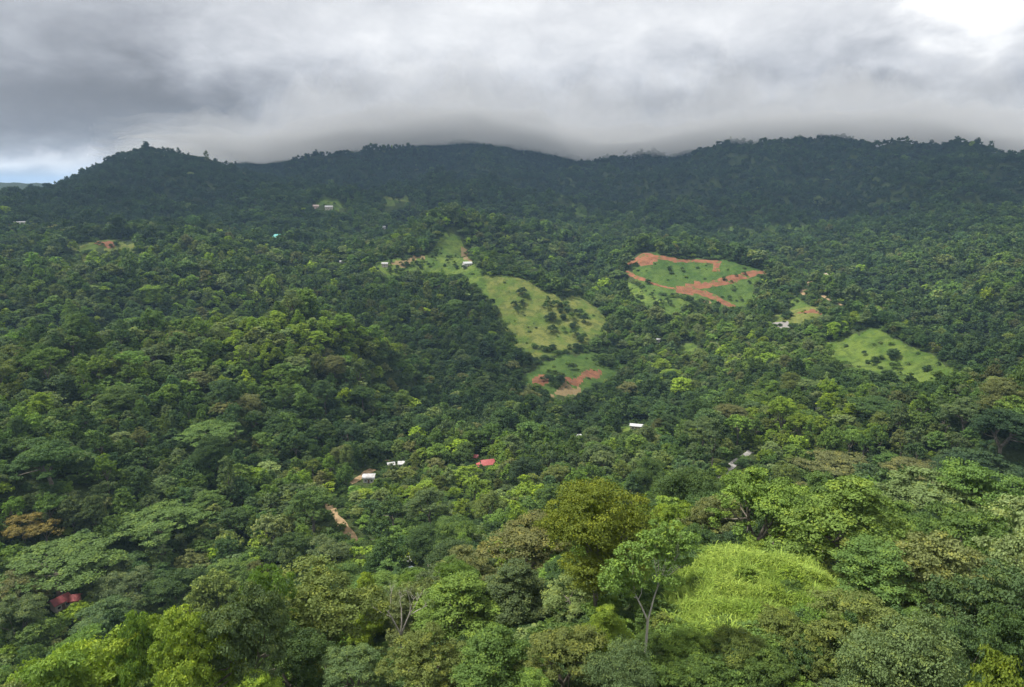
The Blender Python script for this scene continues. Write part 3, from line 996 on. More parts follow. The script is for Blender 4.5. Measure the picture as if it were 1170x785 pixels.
house('house', 557, 535, 15.6, (300, 420), RED, W_CREAM, 14, 'house with a bright red roof among the valley trees', wing=(-1, 2.6), ratio=.75, rise=.3)
house('house', 543, 527, 6.6, (300, 430), PINK, W_BRICK, -20, 'small reddish roof just left of the bright red-roofed house')
house('house', 422, 551, 13.1, (300, 420), WHITE, W_WHITE, -10, 'low house with an arched white roof beside the pale dirt road', style='arch')
house('house', 447, 536, 7.4, (300, 420), WHITE, W_CREAM, 8, 'left white roof of the pair split by a dark tree at the dirt road')
house('house', 459, 535, 6.6, (300, 420), WHITE, W_WHITE, -6, 'right white roof of the pair split by a dark tree at the dirt road')
house('shed', 463, 647, 9.0, (170, 340), GREYR, W_CREAM, 20, 'grey roofed shed behind the pale green one', 'shed', wall_h=2.3)
house('shed', 466, 660, 10.7, (150, 340), MINT, W_WHITE, 16, 'pale mint roofed shed below the valley trees', 'shed', style='arch', wall_h=2.2)
house('shed', 479, 660, 5.7, (150, 340), WHITE, W_CREAM, -14, 'small white roofed shed right of the mint roofed one', 'shed', wall_h=2.2)
house('shed', 493, 655, 4.9, (170, 340), PEACH, W_PINK, 5, 'small peach grey shed at the right end of the row', 'shed', wall_h=2.2)
house('house', 70, 695, 15, (140, 340), PINK, W_CREAM, 24, 'pinkish red roof half hidden under dark valley trees', rise=.3, vy=8)
house('house', 87, 692, 8, (140, 340), RED, W_BRICK, -20, 'narrow red roof right of the pinkish one under dark trees', rise=.3, vy=7)
house('house', 727, 491, 14.8, (380, 520), GREYR, W_CREAM, -4, 'long low house with a white roof in the middle valley', ratio=.4)
house('house', 660, 503, 7.4, (360, 520), GREYR, W_WHITE, 10, 'small whitish roof left of the long white roofed house')
house('house', 764, 507, 8.2, (360, 500), RED, W_BRICK, -12, 'dull red roofed house right of the long white roof', rise=.3)
house('house', 934, 473, 4.9, (380, 520), WHITE, W_WHITE, 12, 'tiny white house on the spur beyond the near trees')
house('house', 318, 277, 15.6, (950, 1500), TURQ, W_WHITE, -14, 'large building with a turquoise hipped roof on the left hills', 'building', style='hip', wall_h=5, rise=.45)
house('house', 22, 258, 9.8, (1000, 1700), WHITE, W_WHITE, 18, 'white building with a pale arched roof at the far left', 'building', style='arch', wall_h=4.5)
house('house', 376, 239, 9.0, (1200, 2000), WHITE, W_CREAM, -8, 'distant whitish house under the dark mountain', wall_h=4)
house('house', 361, 238, 6.6, (1200, 2000), PEACH, W_PINK, 10, 'distant brownish house left of the whitish one', wall_h=4)
house('house', 534, 315, 10.7, (850, 1150), GREYR, W_WHITE, 20, 'grey white house at the top of the yellow pasture', wall_h=3.5)
house('house', 440, 305, 7.4, (850, 1300), WHITE, W_CREAM, -10, 'small white house in the ridge fields', wall_h=3.5)
house('house', 391, 302, 5.7, (850, 1300), WHITE, W_WHITE, 6, 'tiny white house left of the ridge fields', wall_h=3.2)
house('house', 945, 318, 6.6, (950, 1500), PEACH, W_PINK, -5, 'pale pink block house on the slope right of the cleared hill', wall_h=5, ratio=.9)
house('house', 438, 262, 4.9, (1200, 2000), GREYR, W_WHITE, 15, 'faint pale house far up the middle hills', wall_h=4)
house('shed', 752, 391, 4.1, (600, 850), WHITE, W_WHITE, 0, 'tiny white shed under the cleared hill', 'shed', wall_h=2.4)


# ------------------------------------------------------------------ trees: crowns of leaf-sized faces on sprays, trunks with limbs
def rand_dirs(rg, n, up=0.0):
    v = rg.normal(size=(n, 3))
    v /= np.linalg.norm(v, axis=1)[:, None]
    v[:, 2] += up
    v /= np.linalg.norm(v, axis=1)[:, None] + 1e-9
    return v


def lobes_for(form, rg):
    """centres and radii of the big boughs for a crown of radius 6, foot at z = 0 -> (lobes, height of the first fork)"""
    L = []
    if form == 'dome':
        base = 4.6
        L.append((rg.uniform(-.6, .6), rg.uniform(-.6, .6), 8.6, 2.4))
        for k in range(15):
            a = k * 2.4 + rg.uniform(-.4, .4); q = math.sqrt((k + .5) / 15)
            r = 4.7 * q * rg.uniform(.82, 1.1)
            L.append((r * math.cos(a), r * math.sin(a), 11.4 - 4.6 * q ** 2.2 + rg.uniform(-1.3, .9), rg.uniform(1.15, 2.05)))
    elif form == 'round':
        base = 3.0
        L.append((0, 0, 8.0, 4.0))
        for k in range(22):
            d = rand_dirs(rg, 1, 0.25)[0]
            L.append((d[0] * 4.0, d[1] * 4.0, 7.6 + d[2] * 4.6, rg.uniform(1.7, 2.5)))
    elif form == 'globe':                      # round head on a clear stem
        base = 7.5
        L.append((0, 0, 11.6, 3.8))
        for k in range(26):
            d = rand_dirs(rg, 1, 0.2)[0]
            L.append((d[0] * 4.3, d[1] * 4.3, 11.4 + d[2] * 4.2, rg.uniform(1.7, 2.4)))
    elif form == 'umbrella':
        base = 6.0
        for k in range(13):
            a = k * 2.4; r = 4.6 * math.sqrt((k + .4) / 13)
            L.append((r * math.cos(a), r * math.sin(a), 10.2 - 0.055 * r * r * 1.6 + rg.uniform(-.5, .5), rg.uniform(1.4, 2.0)))
    elif form == 'layered':
        base = 4.0
        for k in range(15):
            a = k * 2.4 + rg.uniform(-.4, .4); t = k / 14
            r = (1 - t) * 4.3 * rg.uniform(.75, 1.05)
            L.append((r * math.cos(a), r * math.sin(a), 5.4 + t * 6.6, 2.3 - t * 0.7))
    elif form == 'tall':
        base = 5.0
        for k in range(10):
            t = k / 9; a = k * 2.4
            r = 2.3 * math.sin(0.5 + t * 2.4)
            L.append((r * math.cos(a), r * math.sin(a), 6.0 + t * 8.5, rg.uniform(1.5, 2.2)))
    elif form == 'ragged':
        base = 4.5
        for k in range(9):
            a = k * 2.4 + rg.uniform(-.6, .6); r = rg.uniform(1.2, 4.6)
            L.append((r * math.cos(a), r * math.sin(a), rg.uniform(6.0, 11.5), rg.uniform(1.2, 2.2)))
    elif form == 'sparse':                     # few open sprays high on a pale fork
        base = 5.2
        for (x, y, z, r) in ((0.4, 0, 13.0, 1.9), (2.4, .8, 12.2, 1.7), (3.4, -.4, 13.8, 1.5), (-1.6, .6, 11.8, 1.6), (-3.2, -.4, 10.4, 1.8), (-2.4, .8, 8.9, 1.5),
                             (1.6, -.8, 10.6, 1.4), (-.6, .2, 9.8, 1.5), (3.6, .6, 11.2, 1.1), (1.0, 1.2, 14.4, 1.3), (-4.2, .4, 9.0, 1.0), (2.2, .2, 15.0, 1.1)):
            L.append((x, y, z, r))
    elif form == 'bare':
        base = 5.0
        for (x, y, z, r) in ((-3.6, 0, 10.5, .9), (-1.4, .6, 12, 1.0), (1.2, -.4, 12.4, .9), (3.2, .4, 11.2, 1.0), (4.4, -.2, 9.8, .8), (-4.6, .4, 9.2, .6), (.2, .8, 11.2, .8), (2.2, .9, 10.4, .8)):
            L.append((x, y, z, r))
    elif form == 'bush':
        base = 0.5
        for k in range(9):
            a = k * 2.4; r = 4.2 * math.sqrt(k / 9)
            L.append((r * math.cos(a), r * math.sin(a), 2.6 - 0.06 * r * r + rg.uniform(-.4, .7), rg.uniform(1.6, 2.4)))
    return np.array(L), base


def crown_arrays(form, seed, n_sub, n_leaf, size, squash=0.78, core=True):
    rg = np.random.default_rng(seed)
    L, base = lobes_for(form, rg)
    cen = np.array([0, 0, L[:, 2].mean() - 1.0])
    C, Nn, Sz, V1, V2 = [], [], [], [], []
    for (x, y, z, r) in L:
        c = np.array([x, y, z])
        out = c - cen
        out = out / (np.linalg.norm(out) + 1e-6)
        ns = max(4, int(n_sub * (r / 2.0) ** 2))
        d = rand_dirs(rg, ns) + out * 0.45 + np.array([0, 0, 0.35])
        d /= np.linalg.norm(d, axis=1)[:, None]
        rr = r * rg.uniform(0.72, 1.08, ns)
        sc = c + d * rr[:, None] * np.array([1.05, 1.05, squash])
        sr = r * rg.uniform(0.24, 0.50, ns)
        sv = rg.random(ns)
        for i in range(ns):
            nl = max(3, int(n_leaf * rg.uniform(.7, 1.3)))
            ld = rand_dirs(rg, nl) + d[i] * 0.5 + np.array([0, 0, 0.5])
            ld /= np.linalg.norm(ld, axis=1)[:, None]
            lr = sr[i] * rg.random(nl) ** 0.45
            C.append(sc[i] + ld * lr[:, None] * np.array([1.3, 1.3, 0.5]))
            nn = ld * 0.8 + rand_dirs(rg, nl) * 0.75 + np.array([0, 0, 0.35])
            Nn.append(nn / (np.linalg.norm(nn, axis=1)[:, None] + 1e-9))
            Sz.append(size * rg.uniform(.5, 1.45, nl))
            V1.append(np.clip(0.5 * rg.random(nl) + 0.5 * sv[i], 0, 1))
            V2.append(np.where(ld[:, 2] > 0.25, (sv[i] > 0.72) * rg.random(nl), 0.0))
        if core:                               # inner foliage that stops the sky showing through the middle of a bough
            nc = max(4, int(n_sub * 2.0 * (r / 2) ** 2))
            cd = rand_dirs(rg, nc)
            C.append(c + cd * (r * 0.58 * rg.random(nc) ** 0.4)[:, None] * np.array([1, 1, squash]))
            Nn.append(rand_dirs(rg, nc, 0.4))
            Sz.append(np.full(nc, max(size * 2.2, r * 0.42)))
            V1.append(np.full(nc, 0.35)); V2.append(np.zeros(nc))
    C = np.concatenate(C); Nn = np.concatenate(Nn); Sz = np.concatenate(Sz); V1 = np.concatenate(V1); V2 = np.concatenate(V2)
    n = len(C)
    t = np.cross(Nn, rand_dirs(rg, n))
    t /= np.linalg.norm(t, axis=1)[:, None] + 1e-9
    b = np.cross(Nn, t)
    h = Sz[:, None] * 0.5
    asp = rg.uniform(0.5, 0.8, n)[:, None]
    fold = Nn * h * 0.25
    v = np.stack([C - t * h, C + b * h * asp + fold, C + t * h, C - b * h * asp + fold], 1).reshape(-1, 3)
    f = np.arange(n * 4)
    vary = np.stack([V1, V2, np.zeros(n), np.ones(n)], 1)
    return v, f, vary, L, base


def crown_mesh(name, form, seed, n_sub, n_leaf, size, mat, squash=0.78, core=True):
    v, f, vary, L, base = crown_arrays(form, seed, n_sub, n_leaf, size, squash, core)
    me = mesh_np(name, v, f, 4, mat)
    at = me.attributes.new('vary', 'FLOAT_COLOR', 'FACE')
    at.data.foreach_set('color', vary.astype(np.float32).ravel())
    return me, L, base


def tube(path, radii, sides=6):
    """tapered tube along a path -> verts, quads"""
    path = [Vector(p) for p in path]
    vs, fs = [], []
    for i, p in enumerate(path):
        d = (path[min(i + 1, len(path) - 1)] - path[max(i - 1, 0)]).normalized()
        q = d.to_track_quat('Z', 'Y').to_matrix()
        for k in range(sides):
            a = 2 * math.pi * k / sides
            vs.append(p + q @ Vector((math.cos(a) * radii[i], math.sin(a) * radii[i], 0)))
    for i in range(len(path) - 1):
        for k in range(sides):
            k2 = (k + 1) % sides
            fs.append((i * sides + k, i * sides + k2, (i + 1) * sides + k2, (i + 1) * sides + k))
    return vs, fs


def trunk_mesh(name, L, base, mat, rad=0.34, sides=6, twigs=False, seed=0):
    rg = random.Random(seed)
    V_, F_ = [], []

    def put(path, radii, s=sides):
        v, f = tube(path, radii, s)
        o = len(V_)
        V_.extend(v); F_.extend([tuple(i + o for i in q) for q in f])
    j = lambda s: rg.uniform(-s, s)
    fork = Vector((j(.25), j(.25), base))
    put([(0, 0, -1.5), (0, 0, 0), (j(.15), j(.15), base * .5), fork], [rad * 1.5, rad * 1.15, rad * .9, rad * .78])
    # two to four main limbs, each carrying the boughs on its side
    nm = 2 if len(L) == 12 else 3 if len(L) < 13 else 4
    ang0 = 0.0 if nm == 2 else rg.uniform(0, 6.28)
    side = [int(((math.atan2(l[1], l[0]) - ang0 + math.pi / nm) % (2 * math.pi)) / (2 * math.pi / nm)) for l in L]
    mains = {}
    for k in range(nm):
        mem = [L[i] for i in range(len(L)) if side[i] == k]
        if not mem: continue
        c_ = Vector(tuple(np.mean([m_[:3] for m_ in mem], 0)))
        e1 = fork.lerp(c_, 0.62)
        mid_ = fork.lerp(e1, 0.5) + Vector((j(.2), j(.2), -0.15))
        put([fork + Vector((0, 0, -.25)), mid_, e1], [rad * .62, rad * .5, rad * .36])
        mains[k] = (mid_, e1)
    for (x, y, z, r), k in zip(L, side):
        e = Vector((x, y, z - 0.2 * r))
        mid_, e1 = mains[k]
        b0 = mid_.lerp(e1, rg.uniform(.45, .97))
        m = b0.lerp(e, 0.5) + Vector((j(.35), j(.35), -0.12))
        put([b0, m, e], [rad * .34, rad * .22, rad * .09], max(4, sides - 2))
        if twigs:
            for k in range(5):
                tip = e + Vector((j(r), j(r), rg.uniform(-.2, 1.0) * r))
                s0 = m.lerp(e, rg.uniform(.3, 1))
                put([s0, s0.lerp(tip, .5) + Vector((j(.15), j(.15), .1)), tip], [rad * .15, rad * .1, rad * .04], 4)
    me = bpy.data.meshes.new(name)
    me.from_pydata([tuple(v) for v in V_], [], F_)
    for p in me.polygons: p.use_smooth = True
    me.materials.append(mat)
    return me


H0 = {'globe': 17.2, 'dome': 12.6, 'round': 13.6, 'umbrella': 11.6, 'layered': 13.0, 'tall': 15.8, 'ragged': 12.2, 'sparse': 15.6, 'bare': 13.0, 'bush': 4.4}
R0 = {'globe': 5.9, 'dome': 6.2, 'round': 5.8, 'umbrella': 6.3, 'layered': 6.0, 'tall': 4.0, 'ragged': 5.6, 'sparse': 5.0, 'bare': 5.4, 'bush': 6.0}

PROTO = {}       # (form, detail) -> list of (crown mesh, trunk mesh)


def proto(form, detail, k):
    key = (form, detail, k)
    if key not in PROTO:
        sd = sum(map(ord, form)) * 7 + k * 101
        opn = form in ('sparse', 'bare')
        solid = form != 'bare'
        if detail == 'near':
            args = (20, 92, 0.245) if not opn else (26, 50, 0.27)
            if form in ('round', 'globe'): args = (20, 84, 0.21)
        else:
            args = (11, 26, 0.54) if not opn else (12, 12, 0.5)
        if form == 'bare': args = (7, 30, 0.24)
        if form == 'umbrella': sq = 0.5
        elif form == 'layered': sq = 0.55
        else: sq = 0.8
        cm, L, base = crown_mesh('crown', form, sd, *args, M_LEAF, sq, core=solid)
        tm = trunk_mesh('trunk', L, base, M_PALE_BARK if opn else M_BARK, 0.17 if form == 'sparse' else 0.24 if opn else 0.36, 7 if detail == 'near' else 5, opn, sd)
        PROTO[key] = (cm, tm)
    return PROTO[key]


TINTS = {
    'dark green': (0.062, 0.109, 0.034), 'deep green': (0.046, 0.083, 0.037), 'mid green': (0.100, 0.165, 0.043), 'fresh green': (0.138, 0.223, 0.046),
    'bright yellow-green': (0.195, 0.281, 0.041), 'olive green': (0.138, 0.179, 0.049), 'golden olive': (0.130, 0.172, 0.024), 'grey-green': (0.108, 0.156, 0.062),
    'brownish olive': (0.145, 0.163, 0.061), 'bluish green': (0.076, 0.132, 0.050), 'lime green': (0.24, 0.339, 0.037), 'orange-brown': (0.19, 0.160, 0.049),
    'pale green': (0.180, 0.238, 0.088),
}
FORM_WORD = {'globe': 'round-headed', 'dome': 'broad domed', 'round': 'rounded dense', 'umbrella': 'flat umbrella-crowned', 'layered': 'layered cone-crowned', 'tall': 'tall narrow',
             'ragged': 'ragged open', 'sparse': 'tall sparse', 'bare': 'half-bare', 'bush': 'low bushy'}

# trees picked out in the photo: crown centre px, crown top py, crown width px, distance, form, colour
KEY = [
    (870, 543, 112, 127, 'dome', 'fresh green'), (980, 547, 132, 118, 'layered', 'fresh green'), (822, 562, 92, 122, 'dome', 'brownish olive'),
    (1078, 545, 118, 124, 'dome', 'pale green'), (1150, 540, 84, 122, 'ragged', 'mid green'), (935, 592, 96, 110, 'dome', 'olive green'),
    (772, 570, 56, 118, 'ragged', 'bright yellow-green'), (735, 575, 50, 124, 'layered', 'fresh green'), (890, 590, 70, 116, 'dome', 'dark green'),
    (1003, 625, 66, 84, 'tall', 'mid green'), (1062, 614, 118, 90, 'dome', 'brownish olive'), (1132, 575, 104, 100, 'dome', 'mid green'),
    (1142, 640, 110, 76, 'dome', 'bluish green'), (1050, 716, 100, 58, 'round', 'grey-green'), (1148, 742, 90, 53, 'layered', 'golden olive'),
    (1105, 704, 58, 70, 'ragged', 'bluish green'), (990, 692, 80, 70, 'ragged', 'olive green'), (1020, 690, 70, 74, 'dome', 'dark green'),
    (685, 553, 120, 103, 'globe', 'golden olive'), (600, 597, 122, 110, 'dome', 'brownish olive'), (588, 642, 98, 90, 'layered', 'grey-green'),
    (652, 655, 74, 81, 'ragged', 'pale green'), (694, 690, 66, 74, 'layered', 'bright yellow-green'), (525, 657, 116, 88, 'layered', 'fresh green'),
    (366, 656, 150, 82, 'dome', 'olive green'), (276, 676, 96, 84, 'dome', 'grey-green'), (212, 690, 92, 90, 'dome', 'bright yellow-green'),
    (130, 722, 130, 86, 'dome', 'bright yellow-green'), (50, 706, 122, 102, 'layered', 'fresh green'), (232, 738, 84, 74, 'layered', 'fresh green'),
    (325, 722, 92, 70, 'dome', 'dark green'), (404, 740, 76, 62, 'dome', 'grey-green'), (482, 724, 104, 67, 'dome', 'olive green'),
    (566, 718, 112, 65, 'layered', 'mid green'), (645, 718, 110, 63, 'dome', 'olive green'), (712, 738, 76, 60, 'round', 'grey-green'),
    (158, 695, 60, 104, 'dome', 'fresh green'), (10, 735, 90, 92, 'dome', 'pale green'), (300, 650, 70, 108, 'dome', 'fresh green'),
    (418, 655, 56, 100, 'layered', 'bright yellow-green'), (60, 760, 80, 80, 'ragged', 'bright yellow-green'), (170, 765, 70, 72, 'dome', 'mid green'),
    (290, 768, 76, 60, 'layered', 'bright yellow-green'), (610, 765, 80, 56, 'layered', 'fresh green'), (850, 556, 60, 135, 'dome', 'dark green'),
    (1035, 580, 70, 112, 'dome', 'mid green'), (800, 600, 60, 112, 'dome', 'dark green'), (855, 600, 74, 110, 'dome', 'deep green'), (1165, 700, 80, 66, 'dome', 'dark green'),
    # lower valley at the left and centre
    (60, 631, 100, 195, 'umbrella', 'mid green'), (180, 584, 80, 252, 'umbrella', 'mid green'), (22, 588, 34, 255, 'ragged', 'orange-brown'), (50, 596, 24, 262, 'ragged', 'orange-brown'),
    (8, 660, 60, 180, 'dome', 'brownish olive'), (142, 656, 56, 186, 'dome', 'grey-green'), (116, 692, 60, 164, 'dome', 'bluish green'), (240, 628, 18, 216, 'ragged', 'lime green'),
    (217, 630, 34, 222, 'dome', 'brownish olive'), (330, 612, 50, 236, 'dome', 'dark green'), (376, 616, 58, 226, 'dome', 'grey-green'), (520, 590, 56, 262, 'dome', 'mid green'),
    (485, 603, 48, 252, 'round', 'dark green'), (490, 556, 58, 300, 'dome', 'grey-green'), (600, 524, 46, 352, 'dome', 'deep green'), (448, 570, 40, 300, 'dome', 'dark green'),
    (200, 655, 60, 180, 'dome', 'dark green'), (260, 640, 56, 196, 'dome', 'mid green'), (560, 560, 46, 312, 'dome', 'olive green'), (630, 555, 44, 330, 'dome', 'mid green'),
    (410, 625, 40, 230, 'ragged', 'bright yellow-green'), (835, 463, 38, 470, 'round', 'brownish olive'), (805, 476, 46, 440, 'dome', 'grey-green'), (240, 485, 62, 395, 'umbrella', 'mid green'),
    (355, 560, 60, 330, 'dome', 'mid green'), (1005, 455, 60, 420, 'umbrella', 'dark green'), (1150, 470, 56, 390, 'dome', 'deep green'), (1120, 505, 70, 330, 'dome', 'deep green'),
    (955, 520, 72, 300, 'umbrella', 'brownish olive'), (1060, 530, 66, 290, 'umbrella', 'brownish olive'), (50, 505, 60, 380, 'dome', 'dark green'),
]
SPECIAL = [
    (744, 598, 100, 62.5, 'sparse', 'fresh green'), (456, 664, 72, 86, 'bare', 'pale green'),
]

TREES = []       # dict: x y z form tint scale-xy scale-z rot


def add_tree(x, y, form, tint, sxy, sz, key=False):
    z = float(hxy(x, y))
    TREES.append(dict(x=x, y=y, z=z, form=form, tint=tint, s=sxy, sz=sz, R=R0[form] * sxy, H=H0[form] * sz, key=key, rot=random.uniform(0, 6.283)))


for n_, (px, pyt, wpx, D, form, tint) in enumerate(KEY + SPECIAL):
    if D > 140:                                # far ones: foot where the sight line just under the crown meets the ground
        p_ = hit(px, pyt + wpx * (0.85 if form != 'umbrella' else 0.5), 120, 700)
        D = math.hypot(p_.x, p_.y) - 4
    a, e = pix_angles(px, pyt)
    x, y = D * math.sin(a), D * math.cos(a)
    g0 = float(hxy(x, y))
    Ht = D * math.tan(e) - g0
    if 65 < D < 140 and n_ < len(KEY) or Ht < 6:   # move the foot along the sight line until the tree has a likely height
        ds = np.linspace(D * 0.72, D * 1.3, 80)
        hs = ds * math.tan(e) - hxy(ds * math.sin(a), ds * math.cos(a))
        k_ = int(np.argmin(np.abs(hs - np.clip(hs, 8.5, 17)) + 0.04 * np.abs(ds - D)))
        D, Ht = float(ds[k_]), float(hs[k_])
        x, y = D * math.sin(a), D * math.cos(a)
    if Ht < 6 or Ht > 22: print('KEY height', px, pyt, D, round(Ht, 1))
    Ht = min(max(Ht, 6.0), 24.0)
    slant = math.hypot(D, D * math.tan(e))
    Rw = 0.5 * wpx * slant / F_PX / max(0.86, math.cos(a))
    s = Rw / R0[form]
    add_tree(x, y, form, tint, s, Ht / H0[form], True)
    TREES[-1]['special'] = n_ >= len(KEY)

# houses are listed here so that trees leave them in view (photo px, half width px, half height px, distance range)

# low shrubs round the foot of the mound: centre px, foot py, width px, colour
for (px, py, wpx, tint) in [(790, 748, 60, 'fresh green'), (842, 750, 60, 'olive green'), (893, 735, 62, 'olive green'), (748, 742, 46, 'mid green'), (935, 722, 60, 'fresh green'), (872, 776, 60, 'mid green'),
                            (812, 782, 56, 'mid green'), (968, 708, 50, 'mid green'), (925, 760, 66, 'olive green'), (768, 776, 50, 'mid green'), (985, 742, 60, 'fresh green'), (826, 722, 36, 'mid green'), (878, 705, 34, 'olive green'),
                            (800, 672, 22, 'mid green'), (845, 668, 20, 'fresh green'), (905, 678, 28, 'mid green')]:
    p_ = hit(px, py, 40, 130)
    Rw = 0.5 * wpx * p_.length / F_PX
    add_tree(p_.x, p_.y, 'bush', tint, Rw / R0['bush'], Rw * random.uniform(.75, 1.05) / H0['bush'], False)
    TREES[-1]['shrub'] = True

# ------------------------------------------------------------------ the forest: where every tree stands
LIGHTER = [   # photo px, py, half sizes, amount: young stands and lit ridges (+), old stands and cloud shade (-), painted as leaf tint
    (380, 395, 80, 26, .36), (280, 345, 60, 34, .26), (150, 430, 60, 26, .14), (20, 400, 50, 30, .22), (930, 480, 80, 30, .26), (490, 560, 80, 40, .26), (330, 420, 60, 40, .10),
    (90, 300, 60, 20, .18), (470, 300, 60, 22, .22), (860, 400, 90, 16, .18), (300, 230, 60, 20, .18), (460, 240, 50, 14, .20), (700, 380, 40, 30, .10),
    (520, 460, 90, 40, -.26), (720, 460, 90, 30, -.18), (1120, 420, 90, 30, -.12), (560, 410, 40, 30, -.2), (140, 215, 160, 36, -.4), (440, 345, 60, 30, -.15),
    (200, 490, 60, 40, -.06), (730, 500, 60, 20, .06), (640, 540, 80, 30, .08), (280, 560, 110, 60, .05), (60, 620, 60, 40, -.16), (220, 650, 120, 40, -.08),
    (1000, 540, 160, 26, -.10), (700, 215, 600, 40, -.16), (900, 560, 200, 20, .12), (330, 480, 60, 30, -.1), (430, 500, 50, 30, -.12), (225, 400, 50, 22, -.05),
]
RAMP = ['deep green', 'deep green', 'dark green', 'dark green', 'bluish green', 'dark green', 'mid green', 'bluish green', 'mid green', 'grey-green', 'mid green', 'fresh green',
        'olive green', 'fresh green', 'pale green', 'bright yellow-green', 'bright yellow-green']
RARE = ['brownish olive', 'olive green', 'lime green', 'grey-green', 'pale green', 'grey-green', 'brownish olive', 'pale green']


def scatter(d0, d1, step, amax=0.76):
    n = int(d1 / step) + 2
    gx, gy = np.meshgrid(np.arange(-n, n + 1), np.arange(0, n + 1))
    x = (gx + rng.uniform(-.42, .42, gx.shape)).ravel() * step
    y = (gy + rng.uniform(-.42, .42, gx.shape)).ravel() * step
    d = np.hypot(x, y)
    a = np.arctan2(x, y)
    k = (d >= d0) & (d < d1) & (np.abs(a) < amax)
    return x[k], y[k]


FX, FY, FS = [], [], []
for d0, d1, st in ((49, 150, 7.2), (150, 420, 6.7), (420, 900, 7.0), (900, 1500, 8.0), (1500, 3400, 10.0)):
    x, y = scatter(d0, d1, st)
    FX.append(x); FY.append(y); FS.append(np.full(len(x), st))
FX, FY, FS = map(np.concatenate, (FX, FY, FS))
FD = np.hypot(FX, FY)
FZ = hxy(FX, FY)
n_f = len(FX)
FSC = FS / 8.4 * np.clip(np.exp(rng.normal(0, .30, n_f)), .5, 2.0) * (1 + 0.45 * fbm(FX / 70, FY / 70, 77, 2))
FSC = np.where(FD > 1500, FS / 9.2 * np.clip(np.exp(rng.normal(0, .24, n_f)), .5, 1.8), FSC)
FHS = FSC ** 0.7 * np.clip(np.exp(rng.normal(0, .22, n_f)), .6, 1.7)
fpx, fpy = project(FX, FY, FZ + 9)
fcol = 0.44 + 0.55 * fbm(FX / 140, FY / 140, 71, 3) + 0.35 * fbm(FX / 40, FY / 40, 73, 2) + rng.normal(0, 1, n_f) * np.where(FD > 1250, 0.07, 0.16)
for (bx, by, sx, sy, amt) in LIGHTER:
    fcol += amt * (1.2 if amt > 0 else 1.0) * np.exp(-0.5 * (((fpx - bx) / sx) ** 2 + ((fpy - by) / sy) ** 2))
fcol += np.where(FD < 135, 0.24, 0.0)
fcol -= 0.30 * sm((FD - 1300) / 500)  # old mountain forest is dark; cloud shade is put into its colour too
fcol += 0.02 * sm((FD - 140) / 100) * (1 - sm((FD - 1100) / 300))
frare = rng.random(n_f) < np.where(FD < 1200, 0.10, 0.006)
village = ((fpx - 490) / 95) ** 2 + ((fpy - 565) / 45) ** 2 < 1
FSC = np.where(village, FSC * 0.68, FSC)
FHS = np.where(village, FHS * 0.58, FHS)
# keep clearings, roads, roofs and their sight lines open
ok = ~tree_free(FX, FY, FZ + 9.5 * FHS) & ~tree_free(FX, FY, FZ + 2)
for (rx, ry, rw) in ROAD_PTS:
    ok &= (FX - rx) ** 2 + (FY - ry) ** 2 > rw * rw
top_z = FZ + 11.5 * FHS
tx, ty = project(FX, FY, top_z)
slant_f = np.sqrt(FX ** 2 + FY ** 2 + FZ ** 2)
rpx = 5.6 * FSC * F_PX / slant_f
VIEWS.append((865, 690, 95, 45, 30, 100))     # the mound
VIEWS.append((742, 690, 25, 60, 30, 61))       # the pale trunk beside it
for (vx, vy, wx, wy, dmin, dmax) in VIEWS:
    ok &= ~((np.abs(fpx - vx) < wx + rpx * 0.8) & (ty < vy + wy) & (fpy + rpx > vy - wy) & (FD > dmin) & (FD < dmax))
# leave room round the trees picked out by hand
for t in TREES:
    dd = np.hypot(FX - t['x'], FY - t['y'])
    lim = 0.62 * (t['R'] + 5.4 * FSC)
    ok &= dd > lim
    # nothing tall straight in front of a tree that shows whole in the photo
    if t['key']:
        kx, ky = project(t['x'], t['y'], t['z'] + 0.72 * t['H'])
        kd = math.hypot(t['x'], t['y'])
        kr = t['R'] * F_PX / math.hypot(kd, t['z'])
        kq, kv = (1.1, 1.2) if t.get('special') else (0.75, 0.25)
        ok &= ~((np.abs(fpx - kx) < kr * kq) & (ty < ky + kr * kv) & (FD < kd) & (FD > (kd - 42 if kd < 140 else kd - 24)))
# the open mound keeps the sight lines on to it
sel = np.nonzero(ok)[0]
FORMS = ['dome', 'round', 'umbrella', 'layered', 'ragged', 'tall']
fform = rng.choice(6, n_f, p=[.46, .14, .10, .12, .14, .04])
ftint = []
for i in range(n_f):
    if frare[i]:
        ftint.append(RARE[i % len(RARE)])
    else:
        ftint.append(RAMP[int(np.clip(fcol[i], 0, 0.999) * len(RAMP))])

